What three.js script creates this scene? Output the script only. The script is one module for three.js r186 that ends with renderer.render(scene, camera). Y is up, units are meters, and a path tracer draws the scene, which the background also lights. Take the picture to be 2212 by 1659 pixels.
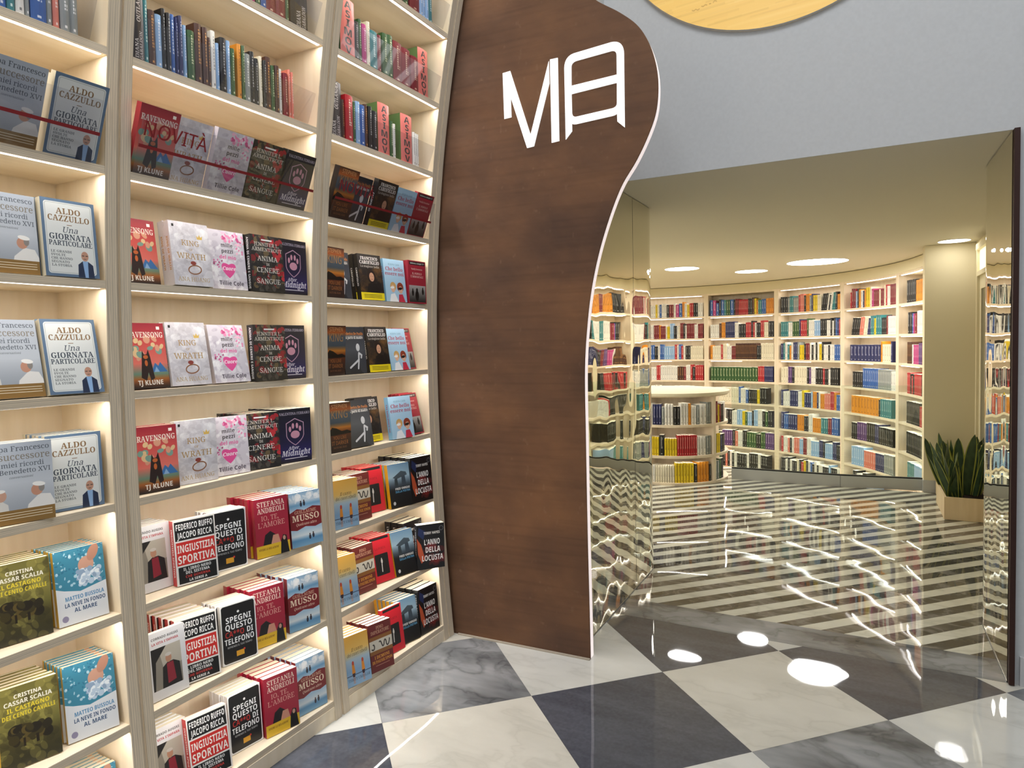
import * as THREE from 'three';
import { RectAreaLightUniformsLib } from 'three/addons/lights/RectAreaLightUniformsLib.js';
import { mergeGeometries } from 'three/addons/utils/BufferGeometryUtils.js';
import { RoundedBoxGeometry } from 'three/addons/geometries/RoundedBoxGeometry.js';
import { FontLoader } from 'three/addons/loaders/FontLoader.js';
import { TextGeometry } from 'three/addons/geometries/TextGeometry.js';

// ---------------------------------------------------------------- camera, lights, exposure
RectAreaLightUniformsLib.init();
const scene = new THREE.Scene();
scene.background = new THREE.Color(0x000000);
const camera = new THREE.PerspectiveCamera(2 * Math.atan(829.5 / 1450.07) * 180 / Math.PI, 2212 / 1659, 0.05, 60);
camera.position.set(0, 1.43, 0);
camera.rotation.order = 'YXZ';
camera.rotation.set(-0.03844, 0.486141, -0.01838);
camera.setViewOffset(2212, 1659, 13.1, 31.7, 2212, 1659);
const renderer = new THREE.WebGLRenderer({ antialias: true });
renderer.toneMapping = THREE.LinearToneMapping;
renderer.toneMappingExposure = 1.0;
renderer.shadowMap.enabled = true;

const LED = { near: 39, rear: 28, disc: 30, hall: 8.0 };   // radiance of the strips, the ceiling discs and the hall panels
const LEDC = new THREE.Color(1.0, 0.935, 0.86), REARC = new THREE.Color(1.0, 0.965, 0.9), HALLC = new THREE.Color(0.95, 0.98, 1.03);
function areaLight(parent, x, y, z, w, d, rotY, intensity, color) {      // a rectangle facing down, w along its turned x, d across
  const l = new THREE.RectAreaLight(color, intensity, w, d);
  l.position.set(x, y, z); l.rotation.order = 'YXZ'; l.rotation.set(-Math.PI / 2, rotY, 0);
  l.name = 'lamp_light'; parent.add(l); return l;
}

// ---------------------------------------------------------------- helpers
let seed = 7;
function rnd() { seed = (seed + 0x6d2b79f5) | 0; let t = Math.imul(seed ^ (seed >>> 15), 1 | seed); t = (t + Math.imul(t ^ (t >>> 7), 61 | t)) ^ t; return ((t ^ (t >>> 14)) >>> 0) / 4294967296; }
const rr = (a, b) => a + (b - a) * rnd();
const used = {};
function numbered(name) { const n = used[name] = (used[name] ?? -1) + 1; return n ? name + '_' + String(n).padStart(3, '0') : name; }
function tag(o, label, category, group) { o.userData.label = label; o.userData.category = category; if (group) o.userData.group = group; return o; }
function thing(name, label, category, group) { const g = new THREE.Group(); g.name = numbered(name); scene.add(g); return tag(g, label, category, group); }
function struct(name, label, category) { const g = new THREE.Group(); g.name = numbered(name); scene.add(g); tag(g, label, category); g.userData.kind = 'structure'; return g; }
function part(parent, name, geo, mat, label) { const m = new THREE.Mesh(geo, mat); m.name = name; m.castShadow = m.receiveShadow = true; parent.add(m); if (label) m.userData.label = label; return m; }
function planar(geo, sx = 1, sy = 1) {           // uv in metres from position and face direction
  const g = geo.index ? geo.toNonIndexed() : geo; const p = g.attributes.position; g.computeVertexNormals();
  const n = g.attributes.normal, uv = new Float32Array(p.count * 2);
  for (let i = 0; i < p.count; i++) {
    const ax = Math.abs(n.getX(i)), ay = Math.abs(n.getY(i)), az = Math.abs(n.getZ(i)); let u, v;
    if (ay >= ax && ay >= az) { u = p.getX(i); v = p.getZ(i); } else if (ax >= az) { u = p.getZ(i); v = p.getY(i); } else { u = p.getX(i); v = p.getY(i); }
    uv[2 * i] = u * sx; uv[2 * i + 1] = v * sy;
  }
  g.setAttribute('uv', new THREE.BufferAttribute(uv, 2)); return g;
}
function box(x0, x1, y0, y1, z0, z1) { const g = new THREE.BoxGeometry(Math.abs(x1 - x0), Math.abs(y1 - y0), Math.abs(z1 - z0)); g.translate((x0 + x1) / 2, (y0 + y1) / 2, (z0 + z1) / 2); return planar(g); }
function prismPlan(pts, y0, y1) {                // polygon in plan (x, z) raised from y0 to y1
  const s = new THREE.Shape(pts.map(([x, z]) => new THREE.Vector2(x, -z)));
  const g = new THREE.ExtrudeGeometry(s, { depth: y1 - y0, bevelEnabled: false }); g.rotateX(-Math.PI / 2); g.translate(0, y0, 0); return planar(g);
}
function prismSide(pts, z0, z1) {                // polygon in elevation (x, y) run from z0 to z1
  const s = new THREE.Shape(pts.map(([x, y]) => new THREE.Vector2(x, y)));
  const g = new THREE.ExtrudeGeometry(s, { depth: Math.abs(z1 - z0), bevelEnabled: false }); g.translate(0, 0, Math.min(z0, z1)); return planar(g);
}
function clipPoly(poly, nx, nz, c) {             // keep nx*x + nz*z >= c
  const out = [];
  for (let i = 0; i < poly.length; i++) {
    const a = poly[i], b = poly[(i + 1) % poly.length], da = nx * a[0] + nz * a[1] - c, db = nx * b[0] + nz * b[1] - c;
    if (da >= 0) out.push(a);
    if ((da >= 0) !== (db >= 0)) { const t = da / (da - db); out.push([a[0] + (b[0] - a[0]) * t, a[1] + (b[1] - a[1]) * t]); }
  }
  return out;
}
const clipRect = (p, x0, x1, z0, z1) => clipPoly(clipPoly(clipPoly(clipPoly(p, 1, 0, x0), -1, 0, -x1), 0, 1, z0), 0, -1, -z1);
function area(p) { let a = 0; for (let i = 0; i < p.length; i++) { const q = p[(i + 1) % p.length]; a += p[i][0] * q[1] - q[0] * p[i][1]; } return Math.abs(a) / 2; }

// ---------------------------------------------------------------- noise and textures
const PERM = (() => { let s = 1234; const r = () => (s = (Math.imul(s, 1103515245) + 12345) >>> 0) / 4294967296; return Float32Array.from({ length: 65536 }, r); })();
function vnoise(x, y, px, py) {                  // value noise that repeats after px, py cells
  const xi = Math.floor(x), yi = Math.floor(y), fx = x - xi, fy = y - yi, u = fx * fx * fx * (fx * (6 * fx - 15) + 10), v = fy * fy * fy * (fy * (6 * fy - 15) + 10);
  const h = (i, j) => PERM[((((i % px) + px) % px) * 157 + (((j % py) + py) % py) * 311 + px * 7) & 65535];
  return (h(xi, yi) * (1 - u) + h(xi + 1, yi) * u) * (1 - v) + (h(xi, yi + 1) * (1 - u) + h(xi + 1, yi + 1) * u) * v;
}
function fbm(x, y, px, py, o = 4) { let a = 0, w = 0.5, t = 0; for (let k = 0; k < o; k++) { a += w * vnoise(x, y, px, py); t += w; w *= 0.5; x *= 2; y *= 2; px *= 2; py *= 2; } return a / t; }
function colorTex(n, m, f, repX, repY) {         // f(u, v) -> [r, g, b] in sRGB 0..255
  const d = new Uint8Array(n * m * 4);
  for (let j = 0; j < m; j++) for (let i = 0; i < n; i++) { const c = f(i / n, j / m), o = 4 * (j * n + i); for (let k = 0; k < 3; k++) d[o + k] = Math.max(0, Math.min(255, c[k])); d[o + 3] = 255; }
  const t = new THREE.DataTexture(d, n, m); t.colorSpace = THREE.SRGBColorSpace; t.wrapS = t.wrapT = THREE.RepeatWrapping; t.magFilter = THREE.LinearFilter; t.repeat.set(repX, repY); t.needsUpdate = true; return t;
}
function heightTex(n, m, f, repX, repY) {
  const d = new Float32Array(n * m * 4);
  for (let j = 0; j < m; j++) for (let i = 0; i < n; i++) { const c = f(i / n, j / m), o = 4 * (j * n + i); d[o] = d[o + 1] = d[o + 2] = c; d[o + 3] = 1; }
  const t = new THREE.DataTexture(d, n, m, THREE.RGBAFormat, THREE.FloatType); t.wrapS = t.wrapT = THREE.RepeatWrapping; t.magFilter = THREE.LinearFilter; t.repeat.set(repX, repY); t.needsUpdate = true; return t;
}
const mix = (a, b, t) => a.map((x, i) => x + (b[i] - x) * t);
const std = (o) => new THREE.MeshStandardMaterial(o);
const phys = (o) => new THREE.MeshPhysicalMaterial(o);

const birch = (tone) => colorTex(256, 256, (u, v) => {
  const g = fbm(u * 24, v * 3, 24, 3, 4), s = fbm(u * 90, v * 4, 90, 4, 2), c = fbm(u * 3, v * 2, 3, 2, 3);
  return mix(mix(tone, [tone[0] - 26, tone[1] - 32, tone[2] - 42], Math.max(0, g - 0.35) * 0.9), [tone[0] - 8, tone[1] - 14, tone[2] - 24], s * 0.25 + c * 0.2);
}, 1.4, 1.1);
const WOOD = std({ map: birch([248, 234, 210]), roughness: 0.55 });
const WOODR = std({ map: birch([242, 228, 206]), roughness: 0.55 });
const plies = (vert) => {
  const lay = [0.9, 0.55, 0.85, 0.45, 0.8, 0.6, 0.9, 0.4, 0.75, 0.55];
  const f = (a, b) => { const k = Math.min(9, Math.floor(a * 10)), s = lay[k], n = fbm(a * 40, b * 14, 40, 14, 3), edge = Math.min(a * 10 - k, k + 1 - a * 10) < 0.12 ? -22 : 0; const t = 184 + 46 * s + (n - 0.5) * 40 + edge; return [t, t * 0.93, t * 0.82]; };
  return vert ? colorTex(128, 256, (u, v) => f(u, v), 1 / 0.033, 1 / 0.7) : colorTex(256, 128, (u, v) => f(v, u), 1 / 0.7, 1 / 0.023);
};
const PLYV = std({ map: plies(true), roughness: 0.6 });
const PLYH = std({ map: plies(false), roughness: 0.6 });
const POLISH = heightTex(256, 256, (u, v) => 0.8 * vnoise(u * 8, v * 8, 8, 8) + 0.2 * vnoise(u * 13, v * 13, 13, 13), 1 / 1.7, 1 / 1.7);
function marble(f, rep, rough = 0.025) { return phys({ map: colorTex(512, 512, f, rep, rep), roughness: rough, bumpMap: POLISH, bumpScale: 0.001, ior: 1.52 }); }
const vein = (x) => 1 - Math.abs(2 * x - 1);
const M_LIGHT = [0, 1].map((k) => marble((u, v) => { const w = fbm(u * 5 + k, v * 9, 5, 9, 5), s = vein(fbm(u * 4 + 2 * w, v * 10 + w, 4, 10, 4)); const t = 208 - 10 * Math.pow(s, 9) - 22 * (w - 0.4); return [t, t + 1 - 3 * k, t - 4 - 8 * k]; }, 1 / 1.2));
const M_SLATE = marble((u, v) => { const w = fbm(u * 4, v * 26, 4, 26, 5), n = fbm(u * 120, v * 120, 120, 120, 2); const t = 80 + 22 * (w - 0.5) + 12 * (n - 0.5); return [t - 3, t + 1, t + 11]; }, 1 / 1.2);
const M_VEIN = marble((u, v) => { const w = fbm(u * 4, v * 6, 4, 6, 5), s = vein(fbm(u * 8 + 3 * w, v * 8 + 2 * w, 8, 8, 5)), q = fbm(u * 3, v * 12, 3, 12, 4); const t = 132 + 96 * (q - 0.5) - 30 * Math.pow(s, 6) + 30 * (w - 0.5); return [t, t + 3, t + 6]; }, 1 / 1.2);
const M_CREAM = marble((u, v) => { const w = fbm(u * 6, v * 6, 6, 6, 5), s = vein(fbm(u * 6 + w, v * 12, 6, 12, 4)); const t = 214 - 18 * Math.pow(s, 8) - 18 * (w - 0.4); return [t, t - 1, t - 16]; }, 1 / 1.3);
const M_DARK = marble((u, v) => { const w = fbm(u * 6, v * 6, 6, 6, 5), s = vein(fbm(u * 9 + 2 * w, v * 14 + w, 9, 14, 5)); const t = 78 + 46 * (w - 0.5) + 46 * Math.pow(s, 7); return [t, t - 3, t - 9]; }, 1 / 1.3);
const WALL = std({ color: 0xd5d7d8, roughness: 0.92, map: colorTex(256, 256, (u, v) => { const t = 250 - 7 * fbm(u * 90, v * 90, 90, 90, 2); return [t, t, t]; }, 1, 1) });
const CREAM = std({ color: 0xe6dbba, roughness: 0.85 });
const CEIL = std({ color: 0xddd5bf, roughness: 0.9 });
const GREYBASE = std({ color: 0xc4c6c4, roughness: 0.4, metalness: 0.1 });
const BLACK = std({ color: 0x0b0b0b, roughness: 0.4 });
const STONEBASE = std({ color: 0xb9bab8, roughness: 0.5 });
const GLOW = (c, k) => std({ color: 0xffffff, emissive: c, emissiveIntensity: k, roughness: 0.5 });
const STRIP = GLOW(new THREE.Color(1, 0.95, 0.93), 3.2);
STRIP.name = 'led_glow';
const GLASS = phys({ color: 0xf4faf8, transmission: 1, thickness: 0, roughness: 0.0, ior: 1.5 });
const ACRYL = phys({ color: 0xf6f6f8, transmission: 1, thickness: 0, roughness: 0.02, ior: 1.49, side: THREE.DoubleSide });
const WAVES = heightTex(256, 512, (u, v) => 0.75 * vnoise(u * 7, v * 9, 7, 9) + 0.25 * vnoise(u * 12, v * 14, 12, 14), 1 / 1.1, 1 / 2.25);
const MIRROR = std({ color: 0xe0dccb, metalness: 1, roughness: 0.015, bumpMap: WAVES, bumpScale: 0.0023 });
const RUST = std({ roughness: 0.6, metalness: 0.25, map: colorTex(512, 512, (u, v) => {
  const a = fbm(u * 4, v * 6, 4, 6, 6), st = fbm(u * 5, v * 130, 5, 130, 3), sp = fbm(u * 60, v * 60, 60, 60, 3), b = fbm(u * 3 + 1, v * 3, 3, 3, 4);
  let c = mix([86, 61, 46], [138, 97, 64], Math.max(0, Math.min(1, (a - 0.28) * 1.5 + (b - 0.5) * 0.6)));
  c = mix(c, [c[0] - 18, c[1] - 14, c[2] - 11], Math.max(0, st - 0.45) * 1.1);
  if (sp > 0.78) c = mix(c, [150, 122, 100], (sp - 0.78) * 2);
  return c;
}, 1 / 1.6, 1 / 1.9), bumpMap: heightTex(256, 256, (u, v) => fbm(u * 40, v * 60, 40, 60, 4), 1 / 1.6, 1 / 1.6), bumpScale: 0.0012 });

// ---------------------------------------------------------------- hall: floor of 0.6 m marble tiles laid on the diagonal
const hallFloor = struct('floor', 'polished marble chequer floor of the hall in white, slate and veined grey', 'floor');
part(hallFloor, 'screed', box(-2.4, 4, -0.12, -0.013, -3.57, 4.0), std({ color: 0x55565a, roughness: 0.9 }));
{
  const A = [0.4243, -0.4243], B = [0.4243, 0.4243], O = [-1.178, -2.398], G = (i, j) => [O[0] + i * A[0] + j * B[0], O[1] + i * A[1] + j * B[1]];
  const slate = { '1,-1': 1 };
  for (let i = -7; i < 9; i++) for (let j = -4; j < 12; j++) {
    let p = [G(i, j), G(i + 1, j), G(i + 1, j + 1), G(i, j + 1)];
    const c = [(p[0][0] + p[2][0]) / 2, (p[0][1] + p[2][1]) / 2];
    p = p.map(([x, z]) => [c[0] + (x - c[0]) * 0.9985, c[1] + (z - c[1]) * 0.9985]);
    p = clipRect(p, -2.3, 3.9, -3.34, 3.9);
    if (p.length < 3 || area(p) < 0.002) continue;
    const odd = ((i + j) % 2 + 2) % 2, veined = ((i % 2) + 2) % 2 && !slate[i + ',' + j];
    part(hallFloor, 'floor_tile', prismPlan(p, -0.013, 0), odd ? M_LIGHT[((i % 2) + 2) % 2] : veined ? M_VEIN : M_SLATE);
  }
  part(hallFloor, 'threshold_slab', prismPlan([[-1.16, -3.342], [0.56, -3.342], [0.56, -3.569], [-1.16, -3.569]], -0.013, 0), M_VEIN, 'grey veined marble band across the doorway');
}
// ---------------------------------------------------------------- shop: striped marble floor around the stair well
const shopFloor = struct('floor', 'shop floor of narrow diagonal cream and dark marble stripes', 'floor');
part(shopFloor, 'screed', box(-4.4, -1.17, -0.12, -0.013, -7.78, -3.57), std({ color: 0x55565a, roughness: 0.9 }));
part(shopFloor, 'screed', box(-1.17, 1.1, -0.12, -0.013, -7.16, -3.57), std({ color: 0x55565a, roughness: 0.9 }));
for (let k = -6; k < 110; k++) {
  const s1 = -3.335 - 0.1008 * k, s0 = s1 - 0.1008;         // x + z between s0 and s1
  const band = [[-6, s0 + 6], [-6, s1 + 6], [3, s1 - 3], [3, s0 - 3]];
  for (const [x0, x1, z0, z1] of [[-4.3, -1.17, -7.77, -3.57], [-1.17, 1.05, -7.15, -3.57]]) {
    const p = clipRect(band, x0, x1, z0, z1);
    if (p.length > 2 && area(p) > 0.0005) part(shopFloor, 'floor_stripe', prismPlan(p, -0.013, 0), ((k % 2) + 2) % 2 ? M_DARK : M_CREAM);
  }
}
// ---------------------------------------------------------------- walls and ceilings
function wall(name, label, boxes, mat = WALL) { const w = struct(name, label, 'wall'); for (const b of boxes) part(w, 'wall_face', box(...b), mat); return w; }
wall('wall_front', 'plain white wall above and beside the shop doorway', [[-2.4, 4, 2.243, 4.8, -3.345, -3.34], [-2.4, 4, 2.4, 4.8, -3.5, -3.345], [0.555, 4, 0, 2.243, -3.5, -3.34]]);
wall('wall_left', 'hall wall behind the tall bookcases', [[-2.4, -2.12, 0, 4.8, -2.84, 4]]);
wall('wall_right', 'white wall on the far side of the hall', [[4, 4.15, 0, 4.8, -3.5, 4]]);
wall('wall_back', 'white wall behind the viewer', [[-2.4, 4, 0, 4.8, 4, 4.15]]);
wall('wall_pier', 'pier behind the rusty panel that carries the mirror cladding', [[-2.4, -1.16, 0, 4.8, -3.34, -2.86], [-2.4, -1.16, 0, 2.243, -4.05, -3.34], [-2.4, -1.5, 0, 2.243, -4.36, -4.05]]);
const hallCeil = struct('ceiling', 'white ceiling high above the hall', 'ceiling');
part(hallCeil, 'ceiling_slab', box(-2.4, 4.15, 4.8, 4.95, -3.5, 4.15), WALL);
wall('wall_shop_left', 'cream wall at the far side of the shop', [[-4.5, -4.3, -1.5, 2.25, -10.9, -4.2], [-4.5, -2.3, 0, 2.25, -4.36, -4.2]], CREAM);
wall('wall_shop_back', 'cream wall behind the curved bookcases', [[-4.5, 1.4, -1.5, 2.25, -11.05, -10.9]], CREAM);
wall('wall_well', 'rear wall of the stair well below the shop floor', [[-1.2, 1.1, -1.5, -0.12, -7.2, -7.16], [-1.26, -1.2, -1.5, -0.12, -7.8, -7.16], [-4.5, -1.26, -1.5, -0.12, -7.84, -7.79], [-4.5, 1.4, -1.62, -1.5, -10.9, -7.1]], CREAM);
const shopCeil = struct('ceiling', 'low beige ceiling of the shop', 'ceiling');
part(shopCeil, 'ceiling_slab', box(-4.5, 1.4, 2.245, 2.4, -11.05, -3.345), CEIL);
const shopRight = wall('wall_shop_right', 'cream wall beside the planters and the glazed door', [[0.9, 1.05, 0, 2.245, -6.1, -4.3], [0.9, 1.05, 2.2, 2.245, -7.2, -6.1], [0.9, 1.05, 0, 2.2, -7.6, -7.02]], CREAM);
part(shopRight, 'outer_face', box(1.05, 1.12, -1.5, 2.245, -10.9, -3.5), CREAM);
const pillar = struct('wall_pillar', 'cream square pillar at the end of the curved bookcases', 'pillar');
part(pillar, 'shaft', box(0.515, 0.9, -1.5, 2.243, -7.4, -7.18), CREAM);
const pb = struct('baseboard_pillar', 'grey skirting at the foot of the cream pillar', 'baseboard');
part(pb, 'skirting', box(0.508, 0.9, 0, 0.11, -7.22, -7.165), STONEBASE);
const rb = struct('baseboard_right', 'low pale skirting of the white hall wall', 'baseboard');
part(rb, 'skirting', box(0.575, 4, 0, 0.12, -3.345, -3.325), std({ color: 0xc9cacb, roughness: 0.5 }));
// glazed door with a lit transom in the right hand shop wall
const door = struct('door_1', 'narrow cream door with tall glass and a lit transom behind the planters', 'door');
part(door, 'frame', mergeGeometries([box(0.88, 0.93, 0, 2.2, -7.03, -6.98), box(0.88, 0.93, 0, 2.2, -6.15, -6.1), box(0.88, 0.93, 1.93, 1.97, -6.98, -6.15), box(0.87, 0.93, 2.15, 2.2, -6.98, -6.15)]), CREAM);
part(door, 'leaf', mergeGeometries([box(0.9, 0.925, 0.02, 1.93, -6.98, -6.9), box(0.9, 0.925, 0.02, 1.93, -6.23, -6.15), box(0.9, 0.925, 0.02, 0.5, -6.9, -6.23), box(0.9, 0.925, 1.82, 1.93, -6.9, -6.23)]), CREAM);
part(door, 'pane', box(0.908, 0.914, 0.5, 1.82, -6.9, -6.23), std({ color: 0x8d8c84, roughness: 0.05, metalness: 0.6 }));
part(door, 'transom_light', box(0.9, 0.91, 1.97, 2.15, -6.98, -6.15), GLOW(new THREE.Color(1, 0.9, 0.55), 0.9));
part(door, 'handle', box(0.87, 0.9, 0.95, 1.06, -6.24, -6.225), BLACK);

// ---------------------------------------------------------------- mirror cladding of the doorway, with rounded inner ends
function cladding(label, path, seams) {          // path in plan, seams = arc lengths where sheets meet
  const g = thing('mirror_cladding', label, 'wall cladding', undefined);
  const len = [0]; for (let i = 1; i < path.length; i++) len.push(len[i - 1] + Math.hypot(path[i][0] - path[i - 1][0], path[i][1] - path[i - 1][1]));
  const at = (s) => { let i = 1; while (i < len.length - 1 && len[i] < s) i++; const t = (s - len[i - 1]) / (len[i] - len[i - 1]); return [path[i - 1][0] + (path[i][0] - path[i - 1][0]) * t, path[i - 1][1] + (path[i][1] - path[i - 1][1]) * t]; };
  const cuts = [0, ...seams, len.at(-1)];
  for (let c = 0; c + 1 < cuts.length; c++) {
    const a = cuts[c] + 0.0012, b = cuts[c + 1] - 0.0012, n = Math.max(2, Math.ceil((b - a) / 0.03)), pos = [], uv = [], idx = [], H = 2.241;
    for (let i = 0; i <= n; i++) { const s = a + (b - a) * i / n, [x, z] = at(s); pos.push(x, 0.002, z, x, H, z); uv.push(s, 0, s, H); }
    for (let i = 0; i < n; i++) { const o = 2 * i; idx.push(o, o + 2, o + 1, o + 1, o + 2, o + 3); }
    const f = new THREE.BufferGeometry(); f.setAttribute('position', new THREE.Float32BufferAttribute(pos, 3)); f.setAttribute('uv', new THREE.Float32BufferAttribute(uv, 2)); f.setIndex(idx); f.computeVertexNormals();
    part(g, 'mirror_panel', f, MIRROR);
    if (c) { const [x, z] = at(cuts[c]); part(g, 'seam', box(x - 0.006, x + 0.0005, 0.002, 2.24, z - 0.0012, z + 0.0012), BLACK); }
  }
  part(g, 'floor_trim', (() => { const q = path.filter((_, i) => i % 1 === 0); const geo = []; for (let i = 1; i < q.length; i++) { const [x0, z0] = q[i - 1], [x1, z1] = q[i], L = Math.hypot(x1 - x0, z1 - z0); const b = new THREE.BoxGeometry(L, 0.006, 0.004); b.rotateY(-Math.atan2(z1 - z0, x1 - x0)); b.translate((x0 + x1) / 2, 0.003, (z0 + z1) / 2); geo.push(b); } return mergeGeometries(geo); })(), std({ color: 0x6c6b66, roughness: 0.3, metalness: 0.8 }));
  return g;
}
{
  const L = [[-1.145, -2.87], [-1.145, -4.05]], R = [[0.535, -3.345], [0.535, -3.95]];
  for (let k = 1; k <= 14; k++) { const a = (k / 14) * Math.PI / 2; L.push([-1.145 - 0.32 * (1 - Math.cos(a)), -4.05 - 0.32 * Math.sin(a)]); }
  L.push([-2.3, -4.375]);
  for (let k = 1; k <= 14; k++) { const a = (k / 14) * Math.PI / 2; R.push([0.535 + 0.36 * (1 - Math.cos(a)), -3.95 - 0.36 * Math.sin(a)]); }
  cladding('wavy polished steel mirror sheets on the pier behind the rusty panel', L, [0.868, 1.55]);
  cladding('wavy polished steel mirror sheet curving in from the white wall', R.reverse(), [0.3]);
}
const jt = thing('door_jamb_plate', 'thin dark rusty steel strip edging the white wall at the doorway', 'door trim');
part(jt, 'plate', box(0.537, 0.556, 0.004, 2.243, -3.39, -3.315), std({ color: 0x3a211a, roughness: 0.6, metalness: 0.3 }));

// ---------------------------------------------------------------- rusty steel panel with the lit letters
const RP = [[0.667, 0], [0.664, 0.264], [0.66, 0.579], [0.658, 0.995], [0.658, 1.305], [0.673, 1.509], [0.696, 1.671], [0.734, 1.83], [0.787, 1.986], [0.838, 2.1], [0.899, 2.191], [0.948, 2.282], [0.984, 2.374], [0.996, 2.468], [0.99, 2.564], [0.962, 2.664], [0.914, 2.749], [0.837, 2.821], [0.728, 2.901], [0.64, 3.0], [0.6, 3.12], [0.62, 3.25]].map(([s, y]) => new THREE.Vector2(s - 0.667, y));
const rightEdge = new THREE.SplineCurve(RP).getPoints(120);
const steel = thing('steel_panel', 'tall rusty brown steel panel with a curving edge and lit letters', 'sign panel');
steel.position.set(-1.074, 0, -2.793); steel.rotation.y = 0.036;
{
  const s = new THREE.Shape([new THREE.Vector2(-0.98, 0), ...rightEdge, new THREE.Vector2(-0.98, 3.25)]);
  const g = new THREE.ExtrudeGeometry(s, { depth: 0.007, bevelEnabled: true, bevelThickness: 0.001, bevelSize: 0.001, bevelSegments: 1, curveSegments: 40 }); g.translate(0, 0, -0.008);
  part(steel, 'plate', planar(g), RUST);
  const inner = rightEdge.map((p, i) => { const q = rightEdge[Math.min(i + 1, 120)], o = rightEdge[Math.max(i - 1, 0)], d = q.clone().sub(o).normalize(); return new THREE.Vector2(p.x - d.y * 0.02, p.y + d.x * 0.02); });
  const outer = rightEdge.map((p) => new THREE.Vector2(p.x - 0.001, p.y));
  const bs = new THREE.Shape([...outer, ...inner.reverse()]);
  const bg = new THREE.ExtrudeGeometry(bs, { depth: 0.042, bevelEnabled: false }); bg.translate(0, 0, -0.052);
  part(steel, 'lit_edge', bg, GLOW(new THREE.Color(1, 0.82, 0.82), 0.6), 'glowing white acrylic edge');
  const foot = new THREE.BoxGeometry(0.68, 0.006, 0.012); foot.translate(-0.34, 0.003, 0.006);
  part(steel, 'mortar_bead', foot, std({ color: 0xa89f90, roughness: 1 }), 'pale crumbling mortar along the foot');
  // letters, drawn in the panel's own plane
  const V = (a) => a.map(([x, y]) => new THREE.Vector2(x - 0.667, y));
  const LET = GLOW(new THREE.Color(0.95, 0.99, 0.97), 0.72);
  const ex = (sh, name) => { const g = new THREE.ExtrudeGeometry(sh, { depth: 0.004, bevelEnabled: false, curveSegments: 12 }); part(steel, name, g, LET, 'lit white acrylic letter'); };
  ex(new THREE.Shape(V([[0.285, 2.671], [0.323, 2.674], [0.419, 2.371], [0.513, 2.681], [0.514, 2.584], [0.435, 2.318], [0.401, 2.315], [0.323, 2.556], [0.325, 2.465], [0.289, 2.463]])), 'letter');
  ex(new THREE.Shape(V([[0.519, 2.687], [0.556, 2.687], [0.557, 2.324], [0.521, 2.321]])), 'letter');
  const a = new THREE.Shape(); const m = (x) => x - 0.667;
  a.moveTo(m(0.588), 2.325); a.lineTo(m(0.586), 2.635); a.quadraticCurveTo(m(0.588), 2.69, m(0.64), 2.692); a.lineTo(m(0.8), 2.704); a.quadraticCurveTo(m(0.853), 2.704, m(0.855), 2.648);
  a.lineTo(m(0.855), 2.337); a.lineTo(m(0.823), 2.367); a.lineTo(m(0.822), 2.401); a.quadraticCurveTo(m(0.815), 2.395, m(0.8), 2.394); a.lineTo(m(0.64), 2.385); a.quadraticCurveTo(m(0.625), 2.385, m(0.618), 2.39); a.lineTo(m(0.618), 2.357); a.closePath();
  const h1 = new THREE.Path(); h1.moveTo(m(0.618), 2.554); h1.lineTo(m(0.823), 2.564); h1.lineTo(m(0.823), 2.645); h1.quadraticCurveTo(m(0.822), 2.667, m(0.8), 2.667); h1.lineTo(m(0.645), 2.657); h1.quadraticCurveTo(m(0.62), 2.655, m(0.619), 2.635); h1.closePath();
  const h2 = new THREE.Path(); h2.moveTo(m(0.618), 2.518); h2.lineTo(m(0.619), 2.437); h2.quadraticCurveTo(m(0.62), 2.417, m(0.64), 2.417); h2.lineTo(m(0.8), 2.426); h2.quadraticCurveTo(m(0.822), 2.428, m(0.822), 2.445); h2.lineTo(m(0.823), 2.53); h2.closePath();
  a.holes.push(h1, h2); ex(a, 'letter');
  const l = new THREE.RectAreaLight(0xffffff, 0.5, 0.5, 0.3); l.position.set(-0.1, 2.51, 0.012); l.rotation.y = Math.PI; l.name = 'letter_light'; steel.add(l);
}
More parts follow.
